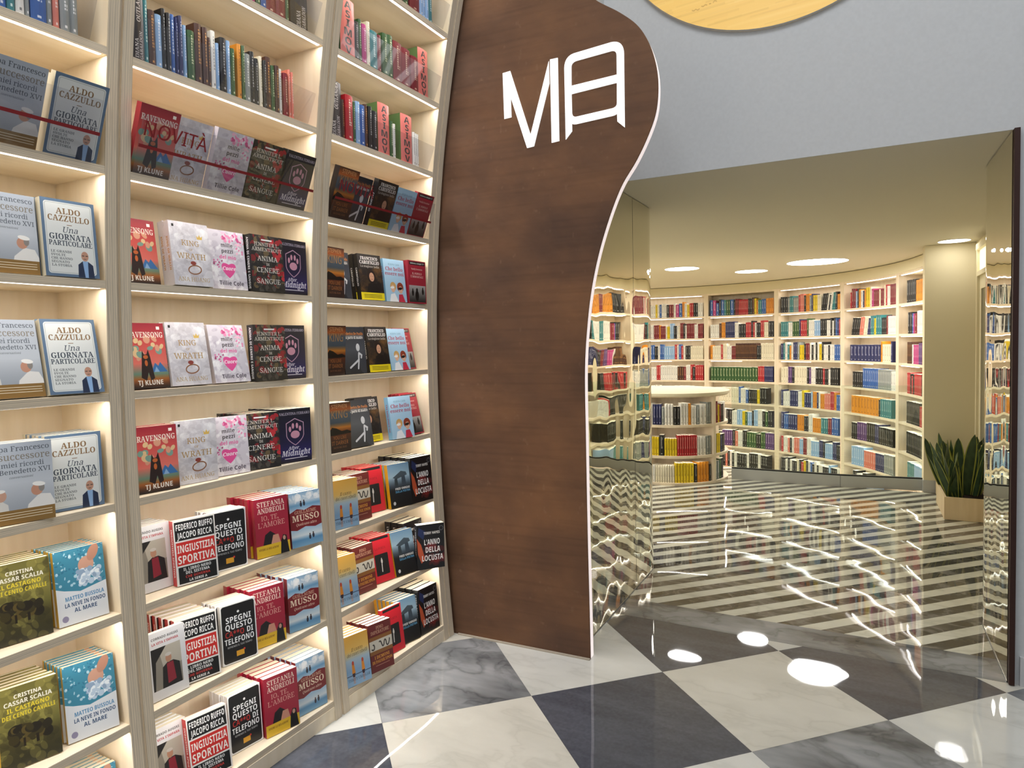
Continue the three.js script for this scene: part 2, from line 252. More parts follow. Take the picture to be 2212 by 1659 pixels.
// ---------------------------------------------------------------- round backlit picture high on the white wall
const disc = thing('wall_disc', 'large round golden backlit picture on the white wall above the doorway', 'picture');
{
  const cv = document.createElement('canvas'); cv.width = cv.height = 512; const c = cv.getContext('2d');
  c.fillStyle = '#ecc069'; c.fillRect(0, 0, 512, 512);
  for (let i = 0; i < 900; i++) { c.globalAlpha = rr(0.03, 0.12); c.fillStyle = rnd() < 0.6 ? '#8d6a2c' : '#ffe09a'; c.fillRect(rr(-60, 512), rr(0, 512), rr(30, 180), rr(1, 4)); }
  c.globalAlpha = 0.55; c.strokeStyle = '#5b3d14'; c.lineWidth = 0.9;
  for (const [y, x0, x1] of [[455, 120, 235], [440, 180, 250]]) { c.beginPath(); for (let x = x0; x < x1; x += 3) { const yy = y - (x - x0) * 0.16 + rr(-2.2, 2.2); if (rnd() < 0.3) c.moveTo(x, yy); else c.lineTo(x, yy); }; c.stroke(); }
  c.lineWidth = 3; for (const [x, y] of [[330, 452], [338, 460], [332, 468]]) { c.beginPath(); c.moveTo(x, y); c.lineTo(x + 22, y - 3); c.stroke(); }
  const t = new THREE.CanvasTexture(cv); t.colorSpace = THREE.SRGBColorSpace;
  const g = new THREE.CircleGeometry(0.763, 96); const rim = new THREE.CylinderGeometry(0.763, 0.763, 0.017, 96, 1, true); rim.rotateX(Math.PI / 2); rim.translate(0, 0, -0.0085);
  part(disc, 'picture_face', g, std({ color: 0x000000, roughness: 0.35, emissive: 0xffffff, emissiveMap: t, emissiveIntensity: 1.05 }), 'golden lit face with faint brush strokes');
  part(disc, 'rim', rim, std({ color: 0xd8d8d8, roughness: 0.4 }));
  disc.position.set(-0.354, 3.612, -3.322); disc.rotation.z = 0.06;
  const l = new THREE.RectAreaLight(new THREE.Color(1, 0.8, 0.45), 0.5, 1.35, 1.35); l.position.set(0, 0, 0.01); l.rotation.y = Math.PI; l.name = 'picture_light'; disc.add(l);
}
// hall ceiling panels
for (const [x, z] of [[-0.6, -1.6], [1.4, -1.6], [-0.6, 1.2], [1.4, 1.2]]) {
  const g = thing('ceiling_panel', 'square cool white light panel in the hall ceiling', 'ceiling light', 'hall ceiling light panels');
  part(g, 'diffuser', box(x - 0.5, x + 0.5, 4.775, 4.8, z - 0.5, z + 0.5), GLOW(HALLC, 2));
  areaLight(g, x, 4.77, z, 1, 1, 0, LED.hall, HALLC);
}
// shop ceiling discs
for (const [x, z, r, lab] of [[-1.795, -7.72, 0.187, 'small round ceiling light nearest the mirror pier'], [-1.16, -8.54, 0.182, 'small round ceiling light close to the curved bookcases'], [-0.41, -7.95, 0.3, 'largest round ceiling light in the shop ceiling'], [0.712, -6.95, 0.118, 'round ceiling light by the cream pillar and door'],
  [-2.5, -5.3, 0.3, 'large round ceiling light round the corner behind the mirror pier'], [-3.2, -6.6, 0.3, 'large round ceiling light beyond the book island'], [-2.9, -8.6, 0.3, 'large round ceiling light over the hidden end of the stair well']]) {
  const g = thing('ceiling_disc', lab, 'ceiling light');
  const c = new THREE.CylinderGeometry(r, r, 0.006, 64); c.translate(x, 2.2415, z); part(g, 'diffuser', c, GLOW(new THREE.Color(1, 0.98, 0.95), r < 0.15 ? 5 : 13));
  const rim = new THREE.TorusGeometry(r, 0.004, 6, 64); rim.rotateX(Math.PI / 2); rim.translate(x, 2.243, z); part(g, 'rim', rim, CEIL);
  areaLight(g, x, 2.236, z, r * 1.38, r * 1.38, 0, LED.disc * (r < 0.15 ? 0.2 : 1), REARC);
}
// ---------------------------------------------------------------- printed covers (256 x 384) and spines
function tx(c, s, x, y, size, ink, f = 'bold', fam = 'serif', max = 240, al = 'center') { c.fillStyle = ink; c.font = `${f} ${size}px ${fam}`; c.textAlign = al; c.fillText(s, x, y, max); }
function bg(c, col) { c.fillStyle = col; c.fillRect(0, 0, 256, 384); }
function blob(c, col, pts) { c.fillStyle = col; c.beginPath(); pts.forEach(([x, y], i) => (i ? c.lineTo(x, y) : c.moveTo(x, y))); c.closePath(); c.fill(); }
function oval(c, col, x, y, rx, ry, rot = 0) { c.fillStyle = col; c.beginPath(); c.ellipse(x, y, rx, ry, rot, 0, 7); c.fill(); }
function grad(c, stops, y0 = 0, y1 = 384) { const g = c.createLinearGradient(0, y0, 0, y1); stops.forEach(([t, k]) => g.addColorStop(t, k)); c.fillStyle = g; c.fillRect(0, y0, 256, y1 - y0); }
function speck(c, cols, n, x0, y0, x1, y1, s0, s1) { for (let i = 0; i < n; i++) { oval(c, cols[i % cols.length], rr(x0, x1), rr(y0, y1), rr(s0, s1), rr(s0, s1), rr(0, 3)); } }
function figure(c, x, y, s, skin, coat, head) { oval(c, coat, x, y + 30 * s, 15 * s, 28 * s); oval(c, skin, x, y, 8 * s, 10 * s); if (head) oval(c, head, x, y - 5 * s, 9 * s, 7 * s); }
function suitMan(c, x, y, s, coat, shirt, skin, hair) { blob(c, coat, [[x - 44 * s, y + 130 * s], [x - 40 * s, y + 58 * s], [x - 14 * s, y + 36 * s], [x + 14 * s, y + 36 * s], [x + 42 * s, y + 58 * s], [x + 46 * s, y + 130 * s]]); blob(c, shirt, [[x - 15 * s, y + 36 * s], [x + 15 * s, y + 36 * s], [x + 12 * s, y + 130 * s], [x - 6 * s, y + 130 * s]]); oval(c, skin, x, y + 8 * s, 20 * s, 28 * s); if (hair) oval(c, hair, x, y - 12 * s, 22 * s, 14 * s); c.fillStyle = '#2b2320'; c.fillRect(x - 16 * s, y + 3 * s, 13 * s, 4 * s); c.fillRect(x + 4 * s, y + 3 * s, 13 * s, 4 * s); c.fillRect(x - 7 * s, y + 22 * s, 14 * s, 2.5 * s); }
const TITLES = {
  raven: { w: 0.122, h: 0.196, t: 0.022, spine: '#b8303a', desc: 'red paperback with a dark wolf', draw(c) {
    grad(c, [[0, '#8e1f2e'], [0.3, '#d2504c'], [0.62, '#e8796a'], [0.78, '#6b8f7a'], [0.86, '#a8632a'], [1, '#1d120e']]); speck(c, ['#e8c896', '#7fa596', '#e0a184'], 16, 20, 90, 240, 200, 12, 26);
    blob(c, '#3d74b0', [[140, 290], [170, 235], [190, 255], [205, 232], [250, 290]]); blob(c, '#8fb4d8', [[160, 290], [176, 258], [196, 290]]);
    blob(c, '#2a1712', [[70, 320], [85, 215], [92, 160], [104, 186], [120, 184], [132, 156], [142, 200], [150, 262], [158, 326], [132, 340], [120, 290], [104, 338]]); oval(c, '#c8662c', 112, 200, 16, 12); oval(c, '#c8662c', 112, 236, 10, 18);
    tx(c, 'RAVENSONG', 128, 86, 46, '#f6eee0', 'bold', 'serif', 236); tx(c, 'TJ KLUNE', 128, 364, 40, '#f4efe6', 'bold', 'sans-serif', 170); c.fillStyle = '#f4efe6'; c.fillRect(206, 20, 22, 18); } },
  king: { w: 0.135, h: 0.2, t: 0.026, spine: '#d6d2d4', spineText: 'KING OF WRATH', spineInk: '#c08a4c', desc: 'silver paperback with a gold ring', draw(c) {
    bg(c, '#cfccd2'); speck(c, ['rgba(255,255,255,.22)', 'rgba(150,145,150,.16)'], 120, 0, 0, 256, 384, 8, 34); c.fillStyle = '#1b1b1b'; c.fillRect(20, 18, 14, 16); blob(c, '#d9b45a', [[178, 96], [174, 72], [186, 84], [194, 66], [202, 84], [214, 72], [210, 96]]);
    tx(c, 'KING', 128, 142, 46, '#a98346', 'normal'); tx(c, 'OF', 128, 172, 20, '#a98346', 'normal'); tx(c, 'WRATH', 128, 222, 50, '#a98346', 'normal'); c.strokeStyle = '#8a5a3a'; c.lineWidth = 7; c.beginPath(); c.ellipse(140, 286, 42, 26, -0.15, 0, 7); c.stroke(); oval(c, '#8c3a30', 134, 246, 18, 12); tx(c, 'ANA HUANG', 128, 358, 34, '#b79a6a', 'normal'); } },
  mille: { w: 0.137, h: 0.196, t: 0.02, spine: '#d9cfd6', desc: 'pale floral paperback with pink heart', draw(c) {
    bg(c, '#d5cfd8'); speck(c, ['rgba(255,255,255,.4)', 'rgba(160,150,165,.25)'], 90, 0, 0, 256, 384, 6, 26); speck(c, ['#e58bb4', '#f1bcd3', '#c94f86'], 34, 100, 10, 250, 70, 5, 13); speck(c, ['#e58bb4', '#f1bcd3'], 10, 190, 70, 250, 150, 4, 10); speck(c, ['#d868a0', '#a04a70'], 14, 20, 190, 100, 250, 3, 8);
    tx(c, 'mille', 128, 108, 36, '#3a3338', 'bold', 'sans-serif'); tx(c, 'pezzi', 128, 146, 36, '#3a3338', 'bold', 'sans-serif'); tx(c, 'del mio', 128, 186, 34, '#e0589a', 'bold', 'sans-serif');
    c.fillStyle = '#e8539a'; c.beginPath(); c.moveTo(128, 310); c.bezierCurveTo(50, 250, 70, 190, 128, 222); c.bezierCurveTo(186, 190, 206, 250, 128, 310); c.fill(); tx(c, 'Cuore', 128, 258, 32, '#fff', 'italic bold'); tx(c, 'Tillie Cole', 140, 356, 38, '#4b4450', 'bold', 'sans-serif', 190); } },
  anima: { w: 0.14, h: 0.196, t: 0.03, spine: '#1c1a1a', spineText: 'ANIMA DI CENERE E SANGUE', desc: 'black paperback with crimson flowers', draw(c) {
    bg(c, '#1f1c1c'); speck(c, ['#4a4640', '#2c2826', '#6b5a3e', '#7a1c22', '#35302c'], 150, 0, 0, 256, 384, 6, 24); speck(c, ['#9c2028', '#c23038'], 22, 170, 20, 256, 320, 8, 20); tx(c, 'JENNIFER L.', 128, 74, 34, '#e9e4da', 'normal'); tx(c, 'ARMENTROUT', 128, 108, 34, '#e9e4da', 'normal'); tx(c, 'ANIMA', 128, 174, 46, '#f2eee6', 'normal'); tx(c, 'DI', 128, 204, 24, '#f2eee6', 'normal'); tx(c, 'CENERE', 128, 252, 46, '#f2eee6', 'normal'); tx(c, 'E', 128, 280, 22, '#f2eee6', 'normal'); tx(c, 'SANGUE', 128, 328, 46, '#f2eee6', 'normal'); c.fillStyle = '#eee'; c.fillRect(86, 26, 84, 10); } },
  after: { w: 0.132, h: 0.198, t: 0.03, spine: '#151022', desc: 'dark purple paperback with paw badge', draw(c) {
    grad(c, [[0, '#0d0a18'], [0.6, '#1b1440'], [0.85, '#2c2268'], [1, '#0f0b1e']]); tx(c, 'VALENTINA FERRARO', 128, 44, 26, '#cfc6d6', 'normal'); c.strokeStyle = '#c9a0b8'; c.lineWidth = 6; c.beginPath(); c.moveTo(128, 72); c.lineTo(196, 104); c.lineTo(196, 190); c.quadraticCurveTo(190, 226, 128, 262); c.quadraticCurveTo(66, 226, 60, 190); c.lineTo(60, 104); c.closePath(); c.stroke();
    oval(c, '#d79ab0', 128, 186, 36, 28); for (const [x, y] of [[88, 146], [112, 124], [144, 124], [168, 146]]) oval(c, '#d79ab0', x, y, 10, 20); tx(c, 'After', 110, 292, 32, '#e8e2ee', 'italic bold'); tx(c, 'Midnight', 128, 336, 56, '#f2eef6', 'italic bold', 'serif', 226); c.fillStyle = '#e8e2ee'; c.fillRect(40, 352, 180, 5); } },
  augias: { w: 0.125, h: 0.2, t: 0.018, spine: '#d8d8da', desc: 'white book with portrait photograph', draw(c) {
    bg(c, '#dcdcde'); tx(c, 'CORRADO AUGIAS', 128, 44, 20, '#4a4a4a', 'bold', 'sans-serif'); tx(c, "LA VITA S'IMPARA", 128, 72, 20, '#b0383c', 'bold', 'sans-serif'); c.fillStyle = '#8d877c'; c.fillRect(34, 92, 188, 236); blob(c, '#b8b2a4', [[80, 92], [222, 92], [222, 210], [110, 240]]); blob(c, '#24211f', [[34, 92], [130, 92], [60, 170], [46, 328], [34, 328]]); blob(c, '#1f1c1c', [[90, 328], [100, 210], [130, 190], [170, 188], [208, 210], [216, 328]]); blob(c, '#8c2634', [[126, 196], [168, 192], [180, 300], [126, 310]]); oval(c, '#b98a70', 140, 166, 19, 26); oval(c, '#c9c4bd', 140, 146, 20, 10); } },
  ingiu: { w: 0.13, h: 0.2, t: 0.028, spine: '#c8241f', spineText: 'INGIUSTIZIA SPORTIVA', desc: 'white book with red block title', draw(c) {
    bg(c, '#e6e4e0'); c.fillStyle = '#151515'; c.fillRect(8, 10, 240, 112); tx(c, 'FEDERICO RUFFO', 128, 60, 50, '#f2f2f0', 'bold', 'sans-serif', 228); tx(c, 'JACOPO RICCA', 128, 110, 50, '#f2f2f0', 'bold', 'sans-serif', 210); c.fillStyle = '#cc2b25'; c.fillRect(10, 132, 236, 136); tx(c, 'INGIUSTIZIA', 128, 194, 62, '#f4f1ea', 'bold', 'sans-serif', 226); tx(c, 'SPORTIVA', 128, 258, 66, '#f4f1ea', 'bold', 'sans-serif', 226); c.fillStyle = '#131313'; c.fillRect(14, 278, 232, 98); tx(c, 'IL LIBRO NERO', 128, 302, 24, '#f2f2f0', 'bold', 'sans-serif'); tx(c, 'DEL SISTEMA', 128, 324, 24, '#f2f2f0', 'bold', 'sans-serif'); tx(c, 'CHE GOVERNA', 128, 346, 22, '#d8403a', 'bold', 'sans-serif'); tx(c, 'LA SERIE A', 128, 368, 22, '#f2f2f0', 'bold', 'sans-serif'); } },
  spegni: { w: 0.122, h: 0.196, t: 0.018, spine: '#e9e9e9', desc: 'black book with white block title', draw(c) {
    bg(c, '#f2f2f2'); c.fillStyle = '#0f0f11'; c.beginPath(); c.roundRect(8, 8, 240, 368, 16); c.fill(); oval(c, '#eee', 128, 60, 9, 8); tx(c, 'SPEGNI', 128, 120, 52, '#fff', 'bold', 'sans-serif', 200); tx(c, 'QUESTO', 128, 166, 52, '#fff', 'bold', 'sans-serif', 200); tx(c, 'CA**O', 96, 212, 50, '#c4342e', 'bold', 'sans-serif', 140); tx(c, 'DI', 206, 212, 50, '#fff', 'bold', 'sans-serif', 50); tx(c, 'TELEFONO', 128, 258, 52, '#fff', 'bold', 'sans-serif', 216); tx(c, 'RIPRENDI IL TUO TEMPO', 128, 282, 16, '#ddd', 'normal', 'sans-serif'); c.fillStyle = '#e2a52a'; c.fillRect(100, 312, 56, 34); oval(c, '#d23a30', 158, 312, 7, 7); } },
  stef: { w: 0.128, h: 0.204, t: 0.026, spine: '#a01c34', spineInk: '#e9c6ae', desc: 'crimson book with yellow band', draw(c) {
    bg(c, '#a31f38'); tx(c, 'STEFANIA', 128, 56, 48, '#f0d8c8', 'bold', 'serif', 210); tx(c, 'ANDREOLI', 128, 98, 48, '#f0d8c8', 'bold', 'serif', 210); tx(c, 'IO, TE,', 116, 146, 44, '#e2a79a', 'normal'); tx(c, "L'AMORE", 124, 190, 46, '#e2a79a', 'normal'); blob(c, '#1a1416', [[50, 310], [70, 240], [110, 220], [150, 250], [120, 320]]); blob(c, '#d2947c', [[110, 310], [130, 250], [170, 250], [186, 312]]); c.fillStyle = '#e3b92a'; c.fillRect(0, 306, 256, 78); tx(c, 'VIVERE LE RELAZIONI', 90, 338, 18, '#5a2a10', 'italic bold', 'serif', 150); blob(c, '#120f10', [[180, 384], [188, 300], [206, 262], [232, 270], [248, 384]]); oval(c, '#c99a84', 214, 284, 11, 15); } },
  musso: { w: 0.128, h: 0.198, t: 0.026, spine: '#7c1c26', desc: 'blue beach book with maroon band', draw(c) {
    grad(c, [[0, '#8fb6d6'], [0.16, '#cfdce6'], [0.24, '#6fa3cb'], [0.34, '#b9cede'], [0.68, '#a9c8de'], [0.8, '#dbe3e8'], [0.88, '#5f94bd'], [1, '#7fa9c6']]); speck(c, ['rgba(255,255,255,.5)'], 26, 0, 20, 256, 60, 6, 26); blob(c, '#7d1a22', [[0, 140], [60, 116], [120, 132], [190, 112], [256, 124], [256, 250], [200, 262], [120, 248], [50, 268], [0, 258]]); tx(c, 'GUILLAUME', 128, 152, 30, '#e9c9a6', 'normal'); tx(c, 'MUSSO', 128, 204, 62, '#f2dcc0', 'bold'); tx(c, 'Quelcuno altro', 128, 236, 24, '#f0d8c0', 'italic'); for (const [x, y] of [[96, 70], [122, 66], [150, 310], [178, 304]]) figure(c, x, y, 0.6, '#6b4a3a', '#2a2c3c', '#2a201c'); } },
  pope: { w: 0.136, h: 0.2, t: 0.018, spine: '#b6bcc4', desc: 'grey book with two clergymen', draw(c) {
    grad(c, [[0, '#a8b0bc'], [0.5, '#c2c8d0'], [1, '#8d949e']]); tx(c, 'Papa Francesco', 128, 40, 32, '#3a4048', 'normal'); tx(c, 'Il successore', 128, 82, 44, '#7a7060', 'normal'); tx(c, 'I miei ricordi', 128, 116, 30, '#3f4650', 'normal'); tx(c, 'di Benedetto XVI', 128, 148, 30, '#3f4650', 'normal'); tx(c, 'conversazioni', 128, 170, 14, '#5a6068', 'italic');
    blob(c, '#d8d6d2', [[0, 384], [0, 280], [40, 262], [72, 290], [80, 384]]); oval(c, '#c79c86', 46, 246, 22, 27); oval(c, '#efeeea', 42, 224, 22, 9); blob(c, '#e8e6e2', [[130, 384], [150, 300], [196, 256], [240, 262], [256, 300], [256, 384]]); oval(c, '#c48f76', 188, 234, 24, 28, 0.2); oval(c, '#8c8680', 206, 226, 12, 20); oval(c, '#f4f3ef', 196, 208, 26, 11, 0.15); c.fillStyle = '#8c6a34'; c.fillRect(0, 318, 256, 66); c.fillStyle = '#e8dcc0'; for (const y of [332, 344, 356]) c.fillRect(12, y, 232, 3); } },
  cazz: { w: 0.134, h: 0.203, t: 0.022, spine: '#d9d2bc', desc: 'pale book with blue border', draw(c) {
    bg(c, '#5d7590'); c.fillStyle = '#dde0de'; c.beginPath(); c.roundRect(14, 14, 228, 356, 14); c.fill(); c.strokeStyle = '#8d948f'; c.lineWidth = 1.5; c.beginPath(); c.roundRect(20, 20, 216, 344, 10); c.stroke(); tx(c, 'ALDO', 128, 72, 40, '#7d5c34', 'bold'); tx(c, 'CAZZULLO', 128, 108, 40, '#7d5c34', 'bold', 'serif', 200); tx(c, 'Una', 128, 164, 40, '#2f3a48', 'italic'); tx(c, 'GIORNATA', 128, 200, 40, '#2f3a48', 'bold', 'serif', 200); tx(c, 'PARTICOLARE', 128, 230, 34, '#2f3a48', 'bold', 'serif', 208); ['LE GRANDI', 'SVOLTE', 'CHE HANNO', 'SEGNATO', 'LA STORIA'].forEach((s, i) => tx(c, s, 30, 266 + i * 17, 17, '#5a5f60', 'bold', 'serif', 100, 'left')); c.fillStyle = '#7d5c34'; c.fillRect(116, 124, 24, 3); suitMan(c, 190, 268, 0.88, '#1f2c48', '#8fb2dc', '#c0917a'); } },
  casta: { w: 0.13, h: 0.2, t: 0.018, spine: '#d9b41c', desc: 'olive book with spreading tree', draw(c) {
    grad(c, [[0, '#5f5a2a'], [0.35, '#8a8240'], [0.55, '#6f6a34'], [0.7, '#4a4420'], [1, '#2c2a16']]); speck(c, ['rgba(180,170,90,.25)', 'rgba(40,36,16,.25)'], 80, 0, 0, 256, 384, 8, 30); tx(c, 'CRISTINA', 128, 56, 26, '#eceade', 'bold', 'sans-serif'); tx(c, 'CASSAR SCALIA', 128, 86, 28, '#eceade', 'bold', 'sans-serif', 210); tx(c, 'IL CASTAGNO', 128, 116, 28, '#e6d03a', 'bold', 'sans-serif', 200); tx(c, 'DEI CENTO CAVALLI', 128, 146, 28, '#e6d03a', 'bold', 'sans-serif', 226); speck(c, ['#2a2412', '#3c3416', '#5a4c22', '#231d0e'], 46, 50, 196, 210, 262, 12, 28); c.fillStyle = '#241c0e'; c.fillRect(96, 250, 10, 40); c.fillRect(150, 250, 12, 40); } },
  neve: { w: 0.124, h: 0.198, t: 0.016, spine: '#e0b21e', desc: 'teal and white book with swimmer', draw(c) {
    bg(c, '#dfe3e8'); blob(c, '#3f86a0', [[0, 0], [256, 0], [256, 200], [180, 214], [120, 226], [40, 206], [0, 190]]); speck(c, ['rgba(220,240,248,.7)', 'rgba(30,90,120,.4)'], 90, 0, 0, 256, 190, 2, 9); oval(c, '#c99a84', 160, 96, 40, 44, 0.4); oval(c, '#b98670', 200, 40, 26, 46, 0.5); speck(c, ['#e4ecf2', '#b8cbdc', '#8fa6c0'], 60, 116, 120, 226, 196, 6, 18); tx(c, 'MATTEO BUSSOLA', 140, 262, 28, '#4a86b4', 'bold', 'sans-serif', 200); tx(c, 'LA NEVE IN FONDO', 140, 294, 28, '#2c4a70', 'bold', 'sans-serif', 210); tx(c, 'AL MARE', 140, 326, 28, '#2c4a70', 'bold', 'sans-serif'); oval(c, '#8f8aa8', 34, 350, 16, 16); } },
  sking: { w: 0.115, h: 0.2, t: 0.028, spine: '#2a1d1a', desc: 'dark orange thriller with hill silhouette', draw(c) {
    grad(c, [[0, '#4a2a1c'], [0.14, '#b8602c'], [0.22, '#56636e'], [0.4, '#4a5660'], [0.5, '#d0812e'], [0.6, '#6b3218'], [0.8, '#3c2620'], [1, '#2a1a16']]); blob(c, '#120c0a', [[0, 230], [40, 186], [90, 196], [150, 222], [210, 216], [256, 232], [256, 244], [0, 250]]); tx(c, 'STEPHEN', 128, 44, 44, '#d9a06a', 'normal', 'sans-serif', 220); tx(c, 'KING', 128, 120, 84, '#b88a54', 'normal', 'sans-serif', 226); tx(c, 'YOU LIKE', 128, 282, 36, '#b8743c', 'normal', 'sans-serif', 220); tx(c, 'IT DARKER', 128, 324, 40, '#b8743c', 'normal', 'sans-serif', 230); tx(c, 'SALTO NEL BUIO', 128, 352, 20, '#9a6a44', 'normal', 'sans-serif'); } },
  depao: { w: 0.125, h: 0.196, t: 0.02, spine: '#2a2c30', desc: 'black paperback with white figure', draw(c) {
    grad(c, [[0, '#26282e'], [0.5, '#4a4e56'], [1, '#22242a']]); tx(c, 'Federica De Paolis', 128, 66, 30, '#d8843a', 'bold', 'serif', 230); tx(c, 'Da parte di madre', 128, 98, 30, '#eceae4', 'bold', 'serif', 220); c.fillStyle = '#eceae4'; c.fillRect(20, 74, 216, 2); oval(c, '#d6d6d8', 168, 168, 22, 32); c.lineCap = 'round'; c.strokeStyle = '#dcdcde'; c.lineWidth = 17; c.beginPath(); c.moveTo(174, 220); c.lineTo(168, 270); c.lineTo(64, 332); c.stroke(); c.beginPath(); c.moveTo(170, 268); c.lineTo(156, 340); c.stroke(); c.beginPath(); c.moveTo(176, 214); c.lineTo(206, 232); c.lineTo(200, 252); c.stroke(); oval(c, '#3a3e46', 226, 320, 50, 60); } },
  carof: { w: 0.133, h: 0.198, t: 0.026, spine: '#17171a', spineText: 'CAROFIGLIO', desc: 'dark novel with portrait and yellow band', draw(c) {
    bg(c, '#2a2420'); speck(c, ['rgba(120,84,40,.35)', 'rgba(20,16,14,.4)'], 60, 0, 100, 256, 340, 16, 40); tx(c, 'FRANCESCO', 128, 46, 36, '#efece6', 'bold', 'serif', 190); tx(c, 'CAROFIGLIO', 128, 82, 40, '#efece6', 'bold', 'serif', 220); tx(c, 'La stagione bella', 128, 110, 26, '#cfc8bc', 'normal'); oval(c, '#241814', 132, 186, 46, 58); oval(c, '#c9987a', 136, 190, 27, 38); blob(c, '#17120f', [[60, 330], [90, 250], [130, 236], [180, 244], [220, 330]]); oval(c, '#3a241c', 126, 184, 3, 2); oval(c, '#3a241c', 146, 184, 3, 2); oval(c, '#8c4438', 136, 210, 8, 3); c.fillStyle = '#ead51e'; c.fillRect(0, 322, 256, 62); c.fillStyle = '#4a4210'; for (const y of [338, 350, 362]) c.fillRect(30, y, 196, 4); } },
  chebe: { w: 0.136, h: 0.192, t: 0.026, spine: '#7fb2d6', spineText: 'Che bello essere noi', spineInk: '#a8324a', desc: 'light blue novel with two sunglasses wearers', draw(c) {
    bg(c, '#a8cbe2'); tx(c, 'ROBYN CARR', 128, 56, 24, '#6b8fae', 'normal', 'sans-serif'); tx(c, 'Che bello', 128, 104, 46, '#a8324a', 'bold'); tx(c, 'essere noi', 128, 146, 46, '#a8324a', 'bold'); blob(c, '#eef0f2', [[40, 384], [60, 318], [110, 306], [150, 384]]); blob(c, '#c8334a', [[150, 384], [160, 316], [206, 312], [234, 384]]); oval(c, '#c9a060', 96, 246, 36, 40); oval(c, '#e2b496', 92, 266, 24, 34); oval(c, '#8c3a24', 184, 250, 40, 44); oval(c, '#dcae92', 186, 274, 25, 34); oval(c, '#f2f0ea', 86, 256, 24, 11, -0.1); oval(c, '#17171a', 182, 262, 26, 12, -0.15); } },
  popol: { w: 0.128, h: 0.198, t: 0.02, spine: '#9c2233', desc: 'dark red book with soldiers photo', draw(c) {
    bg(c, '#a8283a'); c.fillStyle = '#17171a'; c.fillRect(22, 10, 222, 28); tx(c, 'Biblioteca Adelphi 757', 134, 30, 18, '#e8e4dc', 'bold', 'serif', 200); tx(c, 'Vasilij Grossman', 128, 82, 20, '#f0d8cc', 'normal'); tx(c, 'IL POPOLO', 128, 124, 26, '#f0d8cc', 'normal'); tx(c, 'È IMMORTALE', 128, 152, 26, '#f0d8cc', 'normal'); grad(c, [[0, '#b8b4b0'], [0.5, '#7a7672'], [1, '#2a2826']], 222, 372); for (const [x, y, s] of [[60, 260, 1], [120, 262, 1.7], [206, 246, 1]]) figure(c, x, y, s, '#1a1817', '#171514'); c.fillStyle = '#a8283a'; c.fillRect(0, 372, 256, 12); c.fillRect(0, 222, 10, 160); c.fillRect(246, 222, 10, 160); } },
  canto: { w: 0.116, h: 0.196, t: 0.02, spine: '#d8a84c', desc: 'yellow blue book with two women', draw(c) {
    grad(c, [[0, '#dba544'], [0.3, '#e2b964'], [0.48, '#a9bcc8'], [0.7, '#7fa2c4'], [1, '#8fb0cc']]); tx(c, 'Il canto', 128, 124, 34, '#4a3a24', 'italic'); tx(c, 'dei cuori ribelli', 128, 158, 34, '#4a3a24', 'italic', 'serif', 216); for (const x of [74, 176]) { blob(c, '#d8882a', [[x - 16, 290], [x - 12, 220], [x + 10, 214], [x + 18, 290]]); oval(c, '#b8432a', x, 212, 11, 16); blob(c, '#3a1a20', [[x - 16, 290], [x + 16, 290], [x + 10, 318], [x - 10, 318]]); c.fillStyle = '#b98c70'; c.fillRect(x - 8, 318, 6, 50); c.fillRect(x + 3, 318, 6, 50); } c.fillStyle = '#2a3446'; c.fillRect(0, 300, 256, 5); tx(c, 'THRITY UMRIGAR', 128, 346, 28, '#3a4a5c', 'normal', 'serif', 230); } },
  pino: { w: 0.116, h: 0.196, t: 0.022, spine: '#6b2624', desc: 'maroon book with snake frieze', draw(c) {
    bg(c, '#6b2624'); tx(c, 'PINO', 128, 52, 34, '#d8b090', 'normal'); tx(c, 'IMPERATORE', 128, 86, 36, '#d8b090', 'normal', 'serif', 210); c.fillStyle = '#8a5a2c'; c.fillRect(0, 104, 256, 30); c.fillRect(0, 216, 256, 30); c.fillStyle = '#cfc8b8'; c.fillRect(0, 134, 256, 82); c.strokeStyle = '#3a3632'; c.lineWidth = 11; c.beginPath(); c.moveTo(20, 196); c.bezierCurveTo(60, 230, 60, 150, 36, 168); c.moveTo(108, 160); c.bezierCurveTo(140, 130, 130, 230, 160, 190); c.bezierCurveTo(170, 130, 190, 160, 188, 190); c.bezierCurveTo(200, 230, 230, 180, 226, 156); c.stroke(); tx(c, 'I DEMONI', 128, 284, 34, '#e0a23c', 'bold', 'serif', 180); tx(c, 'DI PAUSILYPON', 128, 318, 32, '#e0a23c', 'bold', 'serif', 228); c.fillStyle = '#c89a84'; c.fillRect(50, 336, 156, 3); } },
  porta: { w: 0.12, h: 0.2, t: 0.02, spine: '#c8202e', desc: 'bright red book with black square', draw(c) { bg(c, '#c9202f'); c.fillStyle = '#17171a'; c.fillRect(20, 8, 220, 22); tx(c, 'LA PORTA', 128, 112, 26, '#7a0f1a', 'normal'); c.fillStyle = '#17171a'; c.beginPath(); c.roundRect(52, 150, 156, 176, 8); c.fill(); figure(c, 128, 190, 0.7, '#d8d4ce', '#dcd8d2'); c.strokeStyle = '#dcd8d2'; c.lineWidth = 10; c.beginPath(); c.moveTo(126, 230); c.lineTo(122, 300); c.stroke(); } },
  varga: { w: 0.128, h: 0.196, t: 0.022, spine: '#e2a81c', desc: 'black book with stone dolmen', draw(c) {
